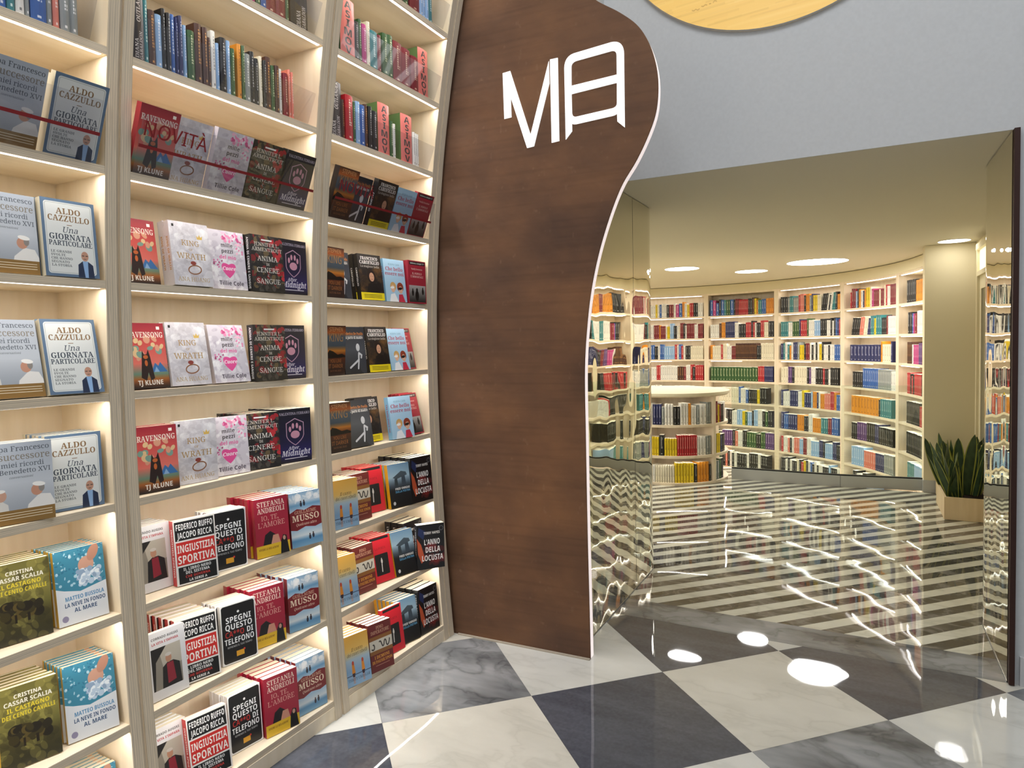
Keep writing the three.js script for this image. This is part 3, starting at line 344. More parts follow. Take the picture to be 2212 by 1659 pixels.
    grad(c, [[0, '#55748c'], [0.3, '#90a8b6'], [0.5, '#3a4650'], [0.6, '#15181b'], [1, '#0c0d0f']]); blob(c, '#3c4850', [[50, 120], [150, 70], [206, 84], [216, 112], [90, 136]]); blob(c, '#2c363c', [[70, 132], [100, 128], [104, 200], [64, 204]]); blob(c, '#34404a', [[150, 118], [190, 112], [196, 196], [146, 200]]); tx(c, 'FRED VARGAS', 150, 232, 26, '#eceae4', 'bold', 'sans-serif', 170); tx(c, 'SULLA PIETRA', 150, 258, 26, '#5aa0c8', 'bold', 'sans-serif', 170); oval(c, '#c8c8c8', 44, 344, 14, 16); } },
  hayes: { w: 0.134, h: 0.21, t: 0.036, spine: '#0e0e12', spineText: "L'ANNO DELLA LOCUSTA", desc: 'black thriller with bold white title', draw(c) {
    bg(c, '#0d0c10'); blob(c, '#b8502e', [[0, 110], [40, 170], [76, 300], [40, 330], [10, 250]]); blob(c, '#1c2a52', [[20, 20], [80, 60], [60, 130], [10, 80]]); speck(c, ['rgba(120,30,30,.5)'], 20, 90, 180, 256, 340, 12, 40); tx(c, 'TERRY HAYES', 140, 86, 30, '#efece6', 'bold', 'sans-serif', 150); tx(c, "L'ANNO", 140, 176, 66, '#f4f2ee', 'bold', 'sans-serif', 150); tx(c, 'DELLA', 146, 242, 66, '#f4f2ee', 'bold', 'sans-serif', 140); tx(c, 'LOCUSTA', 142, 312, 66, '#f4f2ee', 'bold', 'sans-serif', 200); c.strokeStyle = '#8c8c92'; c.lineWidth = 3; c.beginPath(); c.arc(228, 44, 18, 0, 7); c.stroke(); } },
};
// ---------------------------------------------------------------- tall bookcases: birch plywood, front edge hollowed in profile
const prof = (y) => -1.835 + (y < 1.35 ? 0.035 : 0.067) * (y - 1.35) ** 2;
const SH = [0.075, 0.385, 0.697, 1.005, 1.313, 1.623, 1.932, 2.243, 2.553, 2.86], TOP = 3.17, DEEP = 0.235, T = 0.022;
const profPts = (off, y0 = 0, y1 = TOP, n = 40) => Array.from({ length: n + 1 }, (_, i) => { const y = y0 + (y1 - y0) * i / n; return [prof(y) + off, y]; });
const FRAMEEDGE = (z0, z1, off) => { const a = profPts(off), b = profPts(off - 0.003); return prismSide([...a, ...b.reverse()], z0, z1); };
const CASES = [
  { za: -0.42, zb: -1.125, label: 'bookcase third from the rusty panel, with the grey clergymen books', panels: [[-0.386, -0.42], [-1.125, -1.155]], fill: null },
  { za: -1.197, zb: -1.908, label: 'bookcase second from the rusty panel, with the paw badge books', panels: [[-1.167, -1.197], [-1.908, -1.942]], fill: [-1.155, -1.167] },
  { za: -1.989, zb: -2.673, label: 'bookcase touching the rusty steel panel', panels: [[-1.955, -1.989], [-2.673, -2.707], [-2.72, -2.753]], fill: [-1.942, -1.955], fill2: [-2.707, -2.72] },
];
const font = await new FontLoader().loadAsync('fonts/droid/droid_sans_regular.typeface.json');
const REDINK = std({ color: 0x8a1a22, roughness: 0.5 });
CASES.forEach((c, ci) => {
  const g = thing('bookcase', c.label, 'bookcase', undefined); c.group = g;
  for (const [a, b] of c.panels) {
    const body = prismSide([...profPts(-0.003), [-2.1, TOP], [-2.1, 0]], a, b);
    const p = part(g, 'side_panel', body, WOOD);
    part(p, 'edge_band', FRAMEEDGE(a, b, 0), PLYV, 'greyish layered plywood edge');
  }
  for (const f of [c.fill, c.fill2]) if (f) part(g, 'filler_strip', prismSide([...profPts(-0.008), [-2.1, TOP], [-2.1, 0]], f[0], f[1]), PLYV);
  const back = [...profPts(-DEEP), ...profPts(-DEEP - 0.008).reverse()];
  part(g, 'back_panel', prismSide(back, c.za, c.zb), WOOD);
  const zc = (c.za + c.zb) / 2, len = Math.abs(c.zb - c.za);
  SH.concat(TOP).forEach((y, k) => {
    const xf = prof(y) - 0.002, s = part(g, k === SH.length ? 'top_board' : 'shelf', box(xf - DEEP, xf - 0.002, y - T, y, c.za, c.zb), WOOD);
    part(s, 'edge_band', box(xf - 0.002, xf, y - T, y, c.za, c.zb), PLYH, 'layered plywood edge');
    if (k > 0) {
      part(s, 'led_strip', box(xf - 0.018, xf - 0.006, y - T - 0.0006, y - T + 0.001, c.za - 0.006, c.zb + 0.012), STRIP, 'glowing white light strip');
      areaLight(g, xf - 0.012, y - T - 0.0012, zc, len - 0.02, 0.011, Math.PI / 2, LED.near, LEDC);
    }
  });
  part(g, 'plinth', box(prof(0) - 0.03, prof(0) - 0.006, 0, SH[0] - T, c.za, c.zb), WOOD);
  // clear tilted book stops
  const lip = (y, h, tilt, z0, z1) => { const b = new THREE.BoxGeometry(0.003, h, Math.abs(z1 - z0)); b.translate(0, h / 2, 0); b.rotateZ(-tilt); b.translate(prof(y) + 0.002, y, (z0 + z1) / 2); return b; };
  for (const y of [2.243, 2.553, 2.86]) part(g, 'acrylic_lip', lip(y, 0.108, 0.4, c.za - 0.004, c.zb + 0.048), ACRYL, 'clear acrylic book stop');
  const tilt = 0.385, a = part(g, 'acrylic_front', lip(1.932, 0.163, tilt, c.za - 0.004, c.zb + 0.036), ACRYL, 'clear acrylic front with red lettering');
  const put = (geo, up, z) => { geo.rotateY(Math.PI / 2); geo.rotateZ(-tilt); geo.translate(prof(1.932) + 0.006 + Math.sin(tilt) * up, 1.932 + Math.cos(tilt) * up, z); return geo; };
  const band = new THREE.BoxGeometry(len - 0.036, 0.009, 0.0008); part(a, 'red_line', put(band, 0.075, (c.za + c.zb) / 2 + 0.014), REDINK);
  const t = new TextGeometry('NOVITÀ', { font, size: 0.041, depth: 0.0006, curveSegments: 4 }); t.computeBoundingBox(); const w = t.boundingBox.max.x; t.scale(0.208 / w, 1, 1);
  part(a, 'red_lettering', put(t, 0.105, c.za - 0.006), REDINK, 'red lettering NOVITÀ');
});
// ---------------------------------------------------------------- face-out books
const PAGES = std({ roughness: 0.9, map: colorTex(8, 256, (u, v) => { const t = 236 - 34 * vnoise(u * 2, v * 200, 2, 200); return [t, t - 6, t - 26]; }, 60, 60) });
const COVERS = {};
function coverMat(title) {
  const d = TITLES[title], cv = document.createElement('canvas'); cv.width = 320; cv.height = 384; const c = cv.getContext('2d');
  c.fillStyle = d.spine; c.fillRect(0, 0, 320, 384); d.draw(c);
  if (d.spineText) { c.save(); c.translate(286, 192); c.rotate(d.up ? -Math.PI / 2 : Math.PI / 2); c.fillStyle = d.spineInk || '#fff'; c.font = 'bold 26px sans-serif'; c.textAlign = 'center'; c.fillText(d.spineText, 0, 9, 350); c.restore(); }
  const t = new THREE.CanvasTexture(cv); t.colorSpace = THREE.SRGBColorSpace;
  return phys({ map: t, roughness: d.rough ?? 0.38, clearcoat: 0.25, clearcoatRoughness: 0.2 });
}
const SWATCH = [316.5 / 320, 0.5];
function uvFace(g, face, u0, u1, v0, v1) {        // box face order: +x -x +y -y +z -z
  const uv = g.attributes.uv; for (let f = 0; f < 6; f++) for (let k = 0; k < 4; k++) { const i = f * 4 + k; if (f === face) uv.setXY(i, u0 + (u1 - u0) * uv.getX(i), v0 + (v1 - v0) * uv.getY(i)); else uv.setXY(i, ...SWATCH); }
  return g;
}
const slab = (x0, x1, y0, y1, z0, z1) => { const g = new THREE.BoxGeometry(x1 - x0, y1 - y0, z1 - z0); g.translate((x0 + x1) / 2, (y0 + y1) / 2, (z0 + z1) / 2); return g; };
const geoCache = {};
function bookGeo(w, h, t) {
  const k = [w, h, t].join(); if (geoCache[k]) return geoCache[k]; const c = 0.0005;
  const cover = mergeGeometries([uvFace(slab(0, w, 0, h, -c, 0), 4, 0, 256 / 320, 0, 1), uvFace(slab(0, w, 0, h, -t, -t + c), 9, 0, 1, 0, 1), uvFace(slab(0, c, 0, h, -t + c, -c), 1, 260 / 320, 312 / 320, 0, 1)]);
  const pages = slab(c, w - 0.001, 0.0008, h - 0.0002, -t + c, -c), uv = pages.attributes.uv, p = pages.attributes.position;
  for (let i = 0; i < p.count; i++) uv.setXY(i, (p.getX(i) + p.getY(i)) * 0.05, p.getZ(i));
  return geoCache[k] = { cover, pages };
}
const ORD = ['lowest', 'second', 'third', 'fourth', 'fifth', 'sixth', 'seventh', 'eighth', 'ninth', 'tenth'];
const CASEWORD = ['third case from rusty panel', 'second case from rusty panel', 'case touching rusty panel'];
function makeBook(title) {
  const d = TITLES[title], { cover, pages } = bookGeo(d.w, d.h, d.t), g = new THREE.Group();
  COVERS[title] ??= coverMat(title); part(g, 'cover', cover, COVERS[title]); part(g, 'page_block', pages, PAGES); return g;
}
const protos = {};
function placeBook(title, row, zR, xo, yaw, lean, n = 1, desc = TITLES[title].desc) {
  const d = TITLES[title], y = SH[row]; zR = Math.max(zR, [-1.109, -1.892, -2.657][zR > -1.16 ? 0 : zR > -1.95 ? 1 : 2]); const q = yaw * Math.PI / 180, l = lean * Math.PI / 180, ci = zR > -1.16 ? 0 : zR > -1.95 ? 1 : 2;
  const e = new THREE.Vector3(Math.sin(q), 0, -Math.cos(q)), out = new THREE.Vector3(Math.cos(q), 0, Math.sin(q));
  const Y = new THREE.Vector3(0, Math.cos(l), 0).addScaledVector(out, Math.sin(l)), Z = new THREE.Vector3().crossVectors(e, Y);
  const br = new THREE.Vector3(prof(y) + xo, y + (l < 0 ? d.t * Math.sin(-l) : 0) + 0.0006, zR), where = `${ORD[row]} shelf up, ${CASEWORD[ci]}`;
  for (let k = 0; k < n; k++) {
    protos[title] ??= makeBook(title); const b = protos[title].clone(); b.name = numbered('display_book'); scene.add(b);
    const p = br.clone().addScaledVector(e, -d.w + (k ? rr(-0.003, 0.003) : 0)); p.x -= k * (d.t * 1.02 + 0.0006) / Math.cos(l) / Math.cos(q);
    b.matrix.makeBasis(e, Y, Z).setPosition(p); b.matrix.decompose(b.position, b.quaternion, b.scale);
    if (k) tag(b, `${ORD[k]} copy, ${d.desc}, ${where}`, 'book', `stacked copies of ${d.desc}, ${where}`);
    else tag(b, `${desc}, ${where}`, 'book', 'books facing out on the tall bookcases');
  }
}
const DISPLAY = [
  // title, shelf, z of the right hand foot, set out from the shelf edge, turn, lean, copies
  ['pope', 6, -0.958, -0.014, 0, 22, 1], ['cazz', 6, -1.108, -0.014, 0, 22, 3],
  ['raven', 6, -1.323, -0.014, 0, 21, 1], ['king', 6, -1.453, -0.014, 0, 21, 1], ['mille', 6, -1.59, -0.014, 0, 21, 1], ['anima', 6, -1.734, -0.014, 0, 21, 1], ['after', 6, -1.874, -0.014, 0, 21, 1],
  ['sking', 6, -2.116, -0.014, 0, 21, 1], ['depao', 6, -2.236, -0.022, 0, 21, 1], ['carof', 6, -2.37, -0.014, 0, 21, 1], ['chebe', 6, -2.51, -0.014, 0, 21, 1], ['popol', 6, -2.642, -0.014, 0, 21, 1],
  ['pope', 5, -0.968, -0.016, 0, -5, 2], ['cazz', 5, -1.12, 0.0, 2, -5, 2],
  ['raven', 5, -1.325, -0.05, 0, -8, 2], ['king', 5, -1.475, 0.0, 2, -8, 2], ['mille', 5, -1.622, -0.014, 2, -6, 2], ['anima', 5, -1.772, 0.004, 2, -3, 2], ['after', 5, -1.904, -0.006, 0, -1, 2],
  ['sking', 5, -2.112, -0.02, -2, 1, 2], ['depao', 5, -2.196, -0.045, 0, -6, 2], ['carof', 5, -2.36, -0.008, 8, -8, 2], ['chebe', 5, -2.52, -0.006, 5, -6, 2], ['popol', 5, -2.664, 0.006, 4, -1, 2],
  ['pope', 4, -0.97, -0.014, 0, -12, 2], ['cazz', 4, -1.122, 0.006, 5, -13, 2],
  ['raven', 4, -1.33, -0.026, 0, -8, 2], ['king', 4, -1.468, -0.012, 3, -10, 2], ['mille', 4, -1.624, -0.012, 2, -12, 2], ['anima', 4, -1.776, 0.004, 2, -3, 2], ['after', 4, -1.903, 0.014, 3, -1, 3],
  ['sking', 4, -2.108, -0.02, -2, 3, 2], ['depao', 4, -2.238, -0.012, 4, -5, 2], ['carof', 4, -2.4, -0.01, 4, -8, 2], ['chebe', 4, -2.553, -0.014, 2, -11, 2], ['popol', 4, -2.648, -0.05, 0, -12, 2],
  ['pope', 3, -0.966, 0.008, 14, -4, 4], ['cazz', 3, -1.116, -0.02, 10, -3, 5],
  ['raven', 3, -1.338, -0.014, 10, -4, 3], ['king', 3, -1.482, -0.02, 9, -2, 4], ['mille', 3, -1.612, -0.014, 12, -5, 4], ['anima', 3, -1.735, 0.022, 16, -3, 4], ['after', 3, -1.886, -0.002, 14, -1, 5],
  ['sking', 3, -2.116, -0.008, 8, 0, 3], ['depao', 3, -2.256, -0.004, 8, -10, 3], ['carof', 3, -2.376, -0.05, 8, -10, 2], ['chebe', 3, -2.533, 0.01, 10, -9, 3], ['popol', 3, -2.652, -0.02, 2, -14, 3],
  ['casta', 2, -0.968, -0.04, 10, -5, 6], ['neve', 2, -1.116, -0.03, 8, -8, 6],
  ['augias', 2, -1.336, -0.062, 4, -6, 5], ['ingiu', 2, -1.45, -0.004, 14, -6, 5], ['spegni', 2, -1.576, -0.016, 14, -2, 4], ['stef', 2, -1.744, 0.01, 13, -5, 5], ['musso', 2, -1.884, 0.034, 14, -6, 6],
  ['canto', 2, -2.126, 0.003, 14, -3, 5], ['pino', 2, -2.242, -0.024, 8, -5, 5], ['porta', 2, -2.37, -0.05, 12, -8, 5], ['varga', 2, -2.505, 0.003, 14, -8, 5], ['hayes', 2, -2.634, 0.025, 10, -4, 5],
  ['casta', 1, -0.966, -0.036, 14, -8, 6], ['neve', 1, -1.114, -0.022, 14, -10, 6],
  ['augias', 1, -1.336, -0.03, 5, -6, 6], ['ingiu', 1, -1.442, -0.006, 15, -8, 5], ['spegni', 1, -1.588, -0.012, 14, -4, 5], ['stef', 1, -1.718, -0.014, 14, -4, 5], ['musso', 1, -1.878, -0.004, 14, -3, 6],
  ['canto', 1, -2.112, -0.01, 12, -8, 5], ['pino', 1, -2.26, -0.04, 7, -7, 5], ['porta', 1, -2.388, -0.04, 12, -11, 5], ['varga', 1, -2.518, -0.006, 14, -13, 4], ['hayes', 1, -2.645, -0.06, 4, -4, 3],
  ['casta', 0, -0.968, -0.05, 10, -6, 6], ['neve', 0, -1.112, -0.06, 10, -6, 6],
  ['augias', 0, -1.345, -0.05, 8, -9, 6], ['ingiu', 0, -1.452, -0.014, 12, -10, 5], ['spegni', 0, -1.61, -0.05, 8, -4, 5], ['stef', 0, -1.736, -0.004, 14, -4, 5], ['musso', 0, -1.888, -0.014, 9, -4, 6],
  ['canto', 0, -2.11, 0.02, 14, -8, 5], ['pino', 0, -2.246, 0.03, 14, -7, 5], ['porta', 0, -2.398, -0.024, 7, -8, 5], ['varga', 0, -2.512, -0.008, 12, -11, 5], ['hayes', 0, -2.656, -0.01, 6, -5, 4],
];
// ---------------------------------------------------------------- spine-out books: one box, spine to the front
const INK = { w: ['#e9e7e0', '#7b7b78'], e: ['#e8e0c8', '#9a8d70'], k: ['#17171a', '#b9b9b9'], r: ['#b3202c', '#f0d9c8'], m: ['#7c1b2a', '#d8b9a0'], n: ['#232a5c', '#c6c9e0'], b: ['#2f5ea6', '#dfe6f2'], l: ['#8fb4dc', '#f4f7fb'], t: ['#2f7d84', '#d9ece8'], g: ['#33592f', '#d7dfb4'], y: ['#e6c81e', '#4a3c10'], o: ['#dd8f25', '#6b3208'], p: ['#b8347c', '#f3cfe2'], v: ['#5b3a74', '#d9c6e6'], x: ['#8c9290', '#f2f2f0'], d: ['#4a2c22', '#c9904e'], s: ['#d97a68', '#f6e3da'] };
const WORD = { w: 'white', e: 'cream', k: 'black', r: 'red', m: 'maroon', n: 'navy', b: 'blue', l: 'pale blue', t: 'teal', g: 'green', y: 'yellow', o: 'orange', p: 'magenta', v: 'purple', x: 'grey', d: 'dark brown', s: 'salmon', outl: 'thick black white-lettered', asim: 'thick pink' };
const SPINES = {};
function spineMat(c) {
  if (SPINES[c]) return SPINES[c];
  const cv = document.createElement('canvas'); cv.width = 96; cv.height = 256; const x = cv.getContext('2d');
  const vert = (txt, px, py, size, ink, f = 'sans-serif') => { x.save(); x.translate(px, py); x.rotate(Math.PI / 2); x.fillStyle = ink; x.font = `bold ${size}px ${f}`; x.textAlign = 'center'; x.fillText(txt, 0, 0); x.restore(); };
  if (c === 'outl') { x.fillStyle = '#241d20'; x.fillRect(0, 0, 96, 256); x.save(); x.translate(0, 256); x.rotate(-Math.PI / 2); x.fillStyle = '#e8e4e0'; x.font = '20px serif'; x.fillText('DIANA', 8, 34); x.fillText('GABALDON', 8, 54, 92); x.font = '24px serif'; x.fillText('OUTLANDER', 128, 46, 122); x.restore(); }
  else if (c === 'asim') { x.fillStyle = '#e0776f'; x.fillRect(0, 0, 96, 256); x.fillStyle = '#2f3b3a'; x.font = 'bold 44px sans-serif'; x.textAlign = 'center'; ['A', 'S', 'I', 'M', 'O', 'V'].forEach((s, i) => x.fillText(s, 32, 46 + i * 40)); }
  else {
    const [a, ink] = INK[c]; x.fillStyle = a; x.fillRect(0, 0, 96, 256); x.fillStyle = ink;
    let yy = 26; while (yy < 168) { const h = 4 + ((yy * 7) % 9); x.fillRect(26, yy, 9, h); if ((yy * 3) % 5 < 2) x.fillRect(40, yy, 5, h); yy += h + 3 + (yy % 3); }
    x.fillRect(24, 226, 16, 10);
  }
  x.fillStyle = '#ece4cf'; x.fillRect(66, 0, 30, 256);
  if (c.length === 1) { x.fillStyle = INK[c][0]; x.fillRect(84, 0, 12, 256); } else { x.fillStyle = c === 'outl' ? '#3a161c' : '#5c7a4a'; x.fillRect(84, 0, 12, 256); }
  const t = new THREE.CanvasTexture(cv); t.colorSpace = THREE.SRGBColorSpace;
  return SPINES[c] = phys({ map: t, roughness: 0.42, clearcoat: 0.2, clearcoatRoughness: 0.25 });
}
const SPINEGEO = (() => {                          // unit box, foot at y = 0, spine face at z = 0 looking along +z, slightly rounded spine
  const s = new THREE.Shape(); s.moveTo(-0.5, -1); s.lineTo(0.5, -1); s.lineTo(0.5, -0.04); s.quadraticCurveTo(0.3, 0, 0, 0); s.quadraticCurveTo(-0.3, 0, -0.5, -0.04); s.closePath();
  let g = new THREE.ExtrudeGeometry(s, { depth: 1, bevelEnabled: false, curveSegments: 2 }); g.rotateX(-Math.PI / 2); g.scale(1, 1, -1);
  g = g.index ? g.toNonIndexed() : g; const p0 = g.attributes.position; for (let i = 0; i < p0.count; i += 3) { const b = [p0.getX(i + 1), p0.getY(i + 1), p0.getZ(i + 1)]; p0.setXYZ(i + 1, p0.getX(i + 2), p0.getY(i + 2), p0.getZ(i + 2)); p0.setXYZ(i + 2, ...b); }
  g.computeVertexNormals(); const n = g.attributes.normal, uv = g.attributes.uv;
  for (let i = 0; i < p0.count; i++) { if (n.getZ(i) > 0.5) uv.setXY(i, (p0.getX(i) + 0.5) * 62 / 96 + 1 / 96, p0.getY(i) * 0.99); else if (Math.abs(n.getY(i)) > 0.5) uv.setXY(i, 75 / 96, 0.5); else uv.setXY(i, 92 / 96, 0.5); }
  return g;
})();
const OUTROW = [
  [0, 7, [['b', -0.872, -0.894], ['t', -0.895, -0.913], ['w', -0.914, -0.934], ['x', -0.935, -0.946], ['b', -0.947, -0.984], ['x', -0.984, -1.0], ['s', -1.001, -1.017], ['x', -1.018, -1.042], ['x', -1.042, -1.064]]],
  [1, 7, [["outl",-1.201,-1.244],["t",-1.245,-1.261],["d",-1.261,-1.283],["l",-1.283,-1.303],["k",-1.303,-1.316],["k",-1.316,-1.329],["b",-1.329,-1.346],["n",-1.347,-1.358],["n",-1.358,-1.37],["l",-1.371,-1.384],["g",-1.385,-1.409],["d",-1.411,-1.437],["d",-1.438,-1.457],["d",-1.457,-1.47],["w",-1.471,-1.488],["l",-1.488,-1.501],["k",-1.502,-1.525],["l",-1.526,-1.542],["g",-1.543,-1.56],["o",-1.571,-1.587],["g",-1.588,-1.6],["x",-1.6,-1.623],["k",-1.626,-1.644],["k",-1.644,-1.66],["e",-1.661,-1.675],["k",-1.676,-1.688],["d",-1.688,-1.711],["g",-1.711,-1.727],["d",-1.728,-1.747],["w",-1.748,-1.764],["m",-1.766,-1.787],["s",-1.789,-1.799],["s",-1.8,-1.811]]],
  [1, 8, [['k', -1.45, -1.49], ['n', -1.491, -1.53], ['l', -1.531, -1.56], ['m', -1.561, -1.6], ["p",-1.601,-1.614],["g",-1.615,-1.634],["b",-1.636,-1.66],["m",-1.661,-1.704],["m",-1.705,-1.748],["g",-1.75,-1.765],["outl",-1.767,-1.849]]],
  [2, 7, [["outl",-1.991,-2.071],["d",-2.072,-2.087],["r",-2.088,-2.132],["g",-2.133,-2.148],["l",-2.149,-2.174],["b",-2.176,-2.21],["d",-2.211,-2.231],["k",-2.232,-2.255],["k",-2.256,-2.288],["asim",-2.292,-2.37],["g",-2.373,-2.394],["w",-2.396,-2.415],["asim",-2.451,-2.535],["w",-2.539,-2.555],["w",-2.555,-2.571],["w",-2.572,-2.588]]],
  [2, 8, [["k",-1.991,-2.016],["asim",-2.021,-2.104],["k",-2.105,-2.133],["g",-2.134,-2.152],["p",-2.153,-2.18],["e",-2.181,-2.201],["t",-2.202,-2.248],["m",-2.249,-2.272],["g",-2.278,-2.314],["g",-2.315,-2.35],["m",-2.354,-2.414],["m",-2.415,-2.476],["m",-2.478,-2.531],["asim",-2.535,-2.613]]],
  [2, 9, [["k",-2.28,-2.32],["d",-2.321,-2.357],["g",-2.358,-2.395],["m",-2.399,-2.47],["l",-2.473,-2.496],["l",-2.498,-2.521],["l",-2.523,-2.547],["t",-2.55,-2.581]]],
];
for (const [ci, row, list] of OUTROW) for (const [c, z0, z1] of list) {
  const m = new THREE.Mesh(SPINEGEO, spineMat(c)); m.name = numbered('spine_book'); m.castShadow = m.receiveShadow = true;
  const h = c.length > 1 ? 0.215 : rr(0.15, 0.185), y = SH[row];
  m.scale.set(Math.abs(z1 - z0) - 0.0008, h, rr(0.115, 0.135)); m.rotation.y = Math.PI / 2; m.position.set(prof(y) - 0.012 - rr(0, 0.008), y + 0.0006, (z0 + z1) / 2); scene.add(m);
  const at = list.findIndex((q) => q[1] === z0), nb = [list[at - 1], list[at + 1]].map((q) => q && WORD[q[0]]);
  tag(m, `${WORD[c]} book ${nb[0] && nb[1] ? `between ${nb[0]} and ${nb[1]}` : nb[0] ? `ending the row after ${nb[0]}` : `starting the row before ${nb[1]}`}, ${ORD[row]} shelf, ${CASEWORD[ci]}`, 'book', `spine-out books, ${ORD[row]} shelf up, ${CASEWORD[ci]}`);
}
// ---------------------------------------------------------------- curved bookcases round the stair well
const CX = -2.392, CZ = -7.436, RF = 2.974, RAD = Math.PI / 180;
const arc = (a, r) => [CX + r * Math.sin(a), CZ - r * Math.cos(a)];
function sector(a0, a1, r0, r1, y0, y1, n = 10) { const p = []; for (let i = 0; i <= n; i++) p.push(arc(a0 + (a1 - a0) * i / n, r0)); for (let i = n; i >= 0; i--) p.push(arc(a0 + (a1 - a0) * i / n, r1)); return prismPlan(p, y0, y1); }
const RS = [1.785, 1.455, 1.136, 0.815, 0.495, 0.17, -0.15, -0.46];
const ROWS = {
  A: ['w3 k2 w2 y1 w1 b1 w2 k1 m2 w1 p1*40 b1*42 o1 w1*32 y1*32 r2 k2 w2', 'k3 r2 w3 m3 o1 m3 w1 y2 l2 k2 w1 e1 m2 k1 w1 m5 w2 m3', 'e4 b2 k2 w1 b2 l5 r1 w1 b1 r1 w1 k2*34 e6', 'd3 w4 r2 w8 d3 m1 w2 r1 k1 r4*26', 'w6 k3 b2 r3 w8', 'w5 k4 l3 w4 y2', 'g3 k4 v4 s3 w4', 'k6 w3 k4 r2 w3'],
  B: ['b1*40 p1*44 b1*42 k1*32 b1*44 t1 g2 b1*48 k1 m3*18 r6*22 k2 d1 y1 o1 t2 b2 o4', 'w4*34 d1*36 o2 n6*24 w2*30 k3*36 r3 k1 r1 w1 k2 r2 e2 k2*40', 'o1 e4 r1 e2 w2 m3*18 d16*18 k2 e6', 'g16*36 r3*26 n6*18', 'w3 e8 b1 w2 b1 k4 y1 k3', 'k1 w3 n1 w2 k2*34 w2 l2 y1 g1 l2 k1 l2 w2 k1 g1 k2', 'g3 k2 v5 k1 s1*36 w2 k2 g4 k2 g2 v4', 'k2 r1 g1 k2 s1 k1 w1 k1 w1 k4 w1 k4 w1 k3'],
  C: ['k3*36 x1 t2 x3 r1 s2 k1 o2 x1 n1 y2 e2 k3/ w1/ k1/ w1/ t2/ k1 o2', 't4 w2 g3 n1 r3 g1 w3 l3 k3 w2 k1 w1 k1 b1 n1 r1', 'n1 t1 w1 t1 o1 w1 n2 x1 y2 k1 m2 w1 k1 w1 k1 w1 y1 k1 w2 k1 w2 b3', 'e3 v2 k1 e5 k1 v1 w2 k3 r1 k2 w1 k4', 'n1 w3 n4 w2 y1 n3 l1 o2 n1 w1 o2 s3 r2 o1 b2', 'n1 b2 n4 o3 k2 w2 o4 t3 m2 b3', 'r1 w2 s1 k1 w1 s3 l2 m2 w2 l4 n2 k1 l4 n2 k2', 'k2 w1 k1 w1 k2 e1 k1 r1 y1 k1 w1 b1 k1 w1 k1 w2 k3 l1 k3 w2'],
  D: ['_50 r1 m2*34 l1 k1 o1 w1 n1 o1 y2 e1 p1 m3 e1 m2 e1 r1 w2 m5*28', '_60 k4/ s2/ e2/ n2/ t2 y1 t3 k3 m1 w6', '_40 n9*50 o1 e4*34 n1', '_80 k5 b8*30 x8*28 w4', '_60 o9*44 k1 t6', '_60 k3 v5 k4 n2 k8', '_60 l6 s6 n5 x6', '_80 k2 w3 k2 l4'],
  E: ['_90 k5*40 o6*40 m3 w3 k4', '_110 k2*46 b1 p1 m1*60 w5 t3 k3', '_100 d4 w1 p4 v3 m2 k3 n4', '_100 r2 k1 r1 k1 r6 k3', '_90 k10 r2 w4', '_90 k14', '_110 t5 l8', '_100 w6 t4 k4'],
};
const BAYS = [['A', -14, 6.4, 'fifth curved case from pillar'], ['B', 6.4, 27, 'fourth curved case from pillar'], ['C', 27, 47.4, 'third curved case from pillar'], ['D', 47.4, 67.7, 'second curved case from pillar'], ['E', 67.7, 88.5, 'curved case beside cream pillar']];
const DOWN = ['top', 'second', 'third', 'fourth', 'fifth', 'sixth', 'seventh', 'lowest'];
const small = [];                                   // every spine of the curved cases and the island, placed below
function fillRow(spec, a0, a1, ctr, r, y, h0, where, sign) {
  const items = []; let total = 0;
  for (const tk of spec.split(' ')) { if (tk[0] === '_') { items.push([null, +tk.slice(1)]); total += +tk.slice(1); continue; } const m = /^([a-z])(\d+)(?:\*(\d+))?(\/?)$/.exec(tk); for (let k = 0; k < +m[2]; k++) { const w = m[3] ? +m[3] : rr(23, 35); items.push([m[1], w, m[4]]); total += w; } }
  const room = Math.abs(a1 - a0) * r * 1000, sc = Math.min(1.25, room / total); let s = 0, prev = null, hh = 0, last = null;
  for (const [c, w, lean] of items) {
    const ww = w * sc / 1000, fit = sign < 0 ? 0.86 : 1, a = a0 + Math.sign(a1 - a0) * (s + ww / 2) / r; s += ww;
    if (!c) { prev = null; continue; }
    if (c !== prev) { hh = h0 * rr(0.86, 1.08); prev = c; }
    small.push({ c, a, w: ww * fit, h: hh * rr(0.99, 1.01), y, ctr, r, sign, where, tilt: lean ? 0.15 : 0, d: sign < 0 ? 0.1 : rr(0.12, 0.15) });
    if (last) { last.next = c; small.at(-1).prev = last.c; } last = small.at(-1);
  }
}
